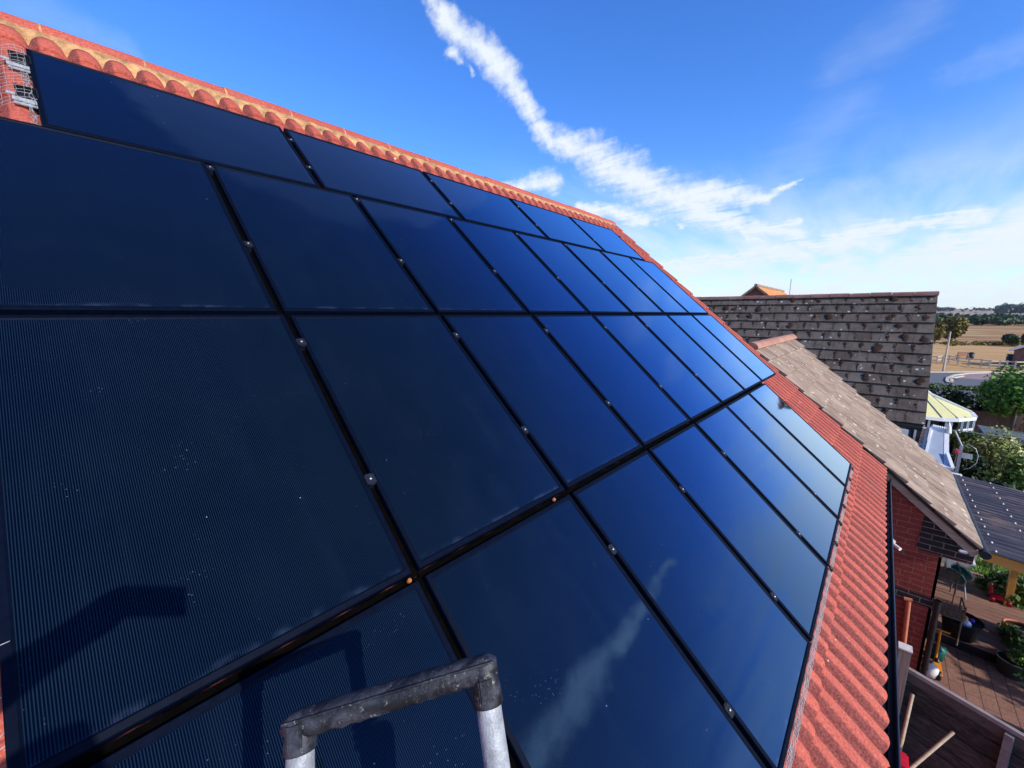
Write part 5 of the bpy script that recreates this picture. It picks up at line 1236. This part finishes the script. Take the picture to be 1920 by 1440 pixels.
# trees in the fields
def bigtree(name, px, y0, ytop, X_, halfw, mat, label, seed, n=3500, size=.35, grp=None):
    base = onZ(px, y0, GZ); base = Vector((base.x, base.y, GZ)); top = onX(px, ytop, base.x).z; cz = (top + GZ) / 2 + (top - GZ) * .06
    L_ = abs(onX(px - halfw, y0, base.x).y - onX(px + halfw, y0, base.x).y) / 2
    t = thing(name, base, label, 'tree', grp); m = MB(); leaves(m, (base.x, base.y, cz), (L_, L_, (top - cz) * 1.0), n, size, seed, .68, 24); m.build('crown', mat, t)
    m = MB(); m.tube([base, base + Vector((0, 0, (cz - GZ) * .8)), Vector((base.x, base.y, cz))], [L_ * .09, L_ * .06, L_ * .03], 7)
    rn = random.Random(seed)
    for k in range(5): a = rn.uniform(0, 6.28); m.tube([base + Vector((0, 0, (cz - GZ) * rn.uniform(.5, .9))), Vector((base.x + math.cos(a) * L_ * .6, base.y + math.sin(a) * L_ * .6, cz + rn.uniform(-.1, .5) * L_))], [L_ * .03, L_ * .01], 5)
    m.build('trunk', M['bark'], t); return t
bigtree('autumn_tree', 1783, 643, 588, 0, 33, M['leaf_autumn'], 'large olive gold tree just right of the dark roof', 51, 7000, .42)
bigtree('autumn_tree', 1752, 645, 604, 0, 20, M['leaf_autumn'], 'smaller gold tree half hidden by the dark roof edge', 52, 3000, .40)
bigtree('field_tree', 1893, 649, 624, 0, 20, M['leaf_wood'], 'round dark green tree above the distant brick house', 53, 3500, .38)
bigtree('field_tree', 1925, 651, 620, 0, 18, M['leaf_wood'], 'dark green tree at the right edge above the distant brick house', 54, 2500, .38)
# scrub line
m = MB(); rn = random.Random(61)
for k in range(60):
    x_ = rn.uniform(1760, 1990); q = onZ(x_, rn.choice([645, 646, 648]) + rn.uniform(-1, 1), GZ); leaves(m, (q.x, q.y, GZ + .3), (1.2, 1.8, rn.uniform(.3, 1.0)), 26, .30, 300 + k, .6, 4)
tag(m.build('scrub', M['leaf_autumn']), 'line of low scrub across the dry field', 'scrub', kind='stuff')
# woods
m = MB(); rn = random.Random(62)
for k in range(330):
    d_ = rn.uniform(400, 620); yy = rn.uniform(-.34, .04) * d_; hh = 5.0 + rn.uniform(0, 4.5) * (d_ / 500)
    leaves(m, (d_, yy, GZ + hh * .5), (rn.uniform(5, 9), rn.uniform(5, 9), hh * .62), 85, 1.35, 400 + k, .6, 6)
tag(m.build('woods', M['leaf_wood']), 'broad belt of dark green woodland beyond the dry field', 'woods', kind='stuff')
# hills
def hill(name, X_, pts, depth, mat):
    m = MB(); P_ = [onX(x, y, X_) for x, y in pts]; vs = []
    for p in P_: vs += [(p.x, p.y, GZ - 1), (p.x, p.y, (p.z + GZ) * .5 - 0.0), (p.x + depth * .4, p.y, p.z), (p.x + depth, p.y, p.z - 4)]
    # slope rising away
    vs = []
    for p in P_: vs += [(p.x - depth, p.y * (p.x - depth) / p.x, GZ + .2), (p.x - depth * .5, p.y * (p.x - depth * .5) / p.x, GZ + (p.z - GZ) * .35), (p.x, p.y, p.z), (p.x + depth * .5, p.y, GZ)]
    m.add(vs, [(i * 4 + j, i * 4 + j + 1, i * 4 + j + 5, i * 4 + j + 4) for i in range(len(P_) - 1) for j in range(3)], True)
    return tag(m.build(name, mat), kind='structure')
hill('hills', 2200, [(1400, 584), (1700, 580), (1765, 578.5), (1800, 579), (1840, 580.5), (1870, 578.5), (1920, 577.5), (2100, 576), (2600, 580), (4000, 585)], 700, M['hill'])
m = MB(); rn = random.Random(63)
for k in range(150):
    x_ = 1866 + rn.uniform(0, 150); q = onX(x_, 582, 1500 + rn.uniform(0, 250)); hgt = rn.uniform(9, 16)
    leaves(m, (q.x, q.y, q.z + 4), (18, 16, hgt), 45, 4.2, 700 + k, .6, 5)
for k in range(26):
    x_ = rn.choice([rn.uniform(1760, 1785), rn.uniform(1700, 1862)]); q = onX(x_, 581, 2000); leaves(m, (q.x, q.y, q.z + 3), (22, 22, 7), 26, 5, 900 + k, .6, 4)
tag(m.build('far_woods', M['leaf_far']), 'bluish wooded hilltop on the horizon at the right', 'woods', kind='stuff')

# ================================================================== AIR
m = MB(); m.box((0, 0, 51.5), (8300, 8300, 116))
hm = bpy.data.materials.new('haze'); hm.use_nodes = True; nt = hm.node_tree; nt.nodes.clear()
ho = nt.nodes.new('ShaderNodeOutputMaterial'); pv = nt.nodes.new('ShaderNodeVolumePrincipled'); pv.inputs['Color'].default_value = (0.80, 0.88, 1.0, 1); pv.inputs['Density'].default_value = 0.00007
nt.links.new(pv.outputs[0], ho.inputs['Volume'])
hz = m.build('haze', hm); tag(hz, kind='stuff'); tag(hz, 'thin pale summer haze over the far fields and woods', 'haze')
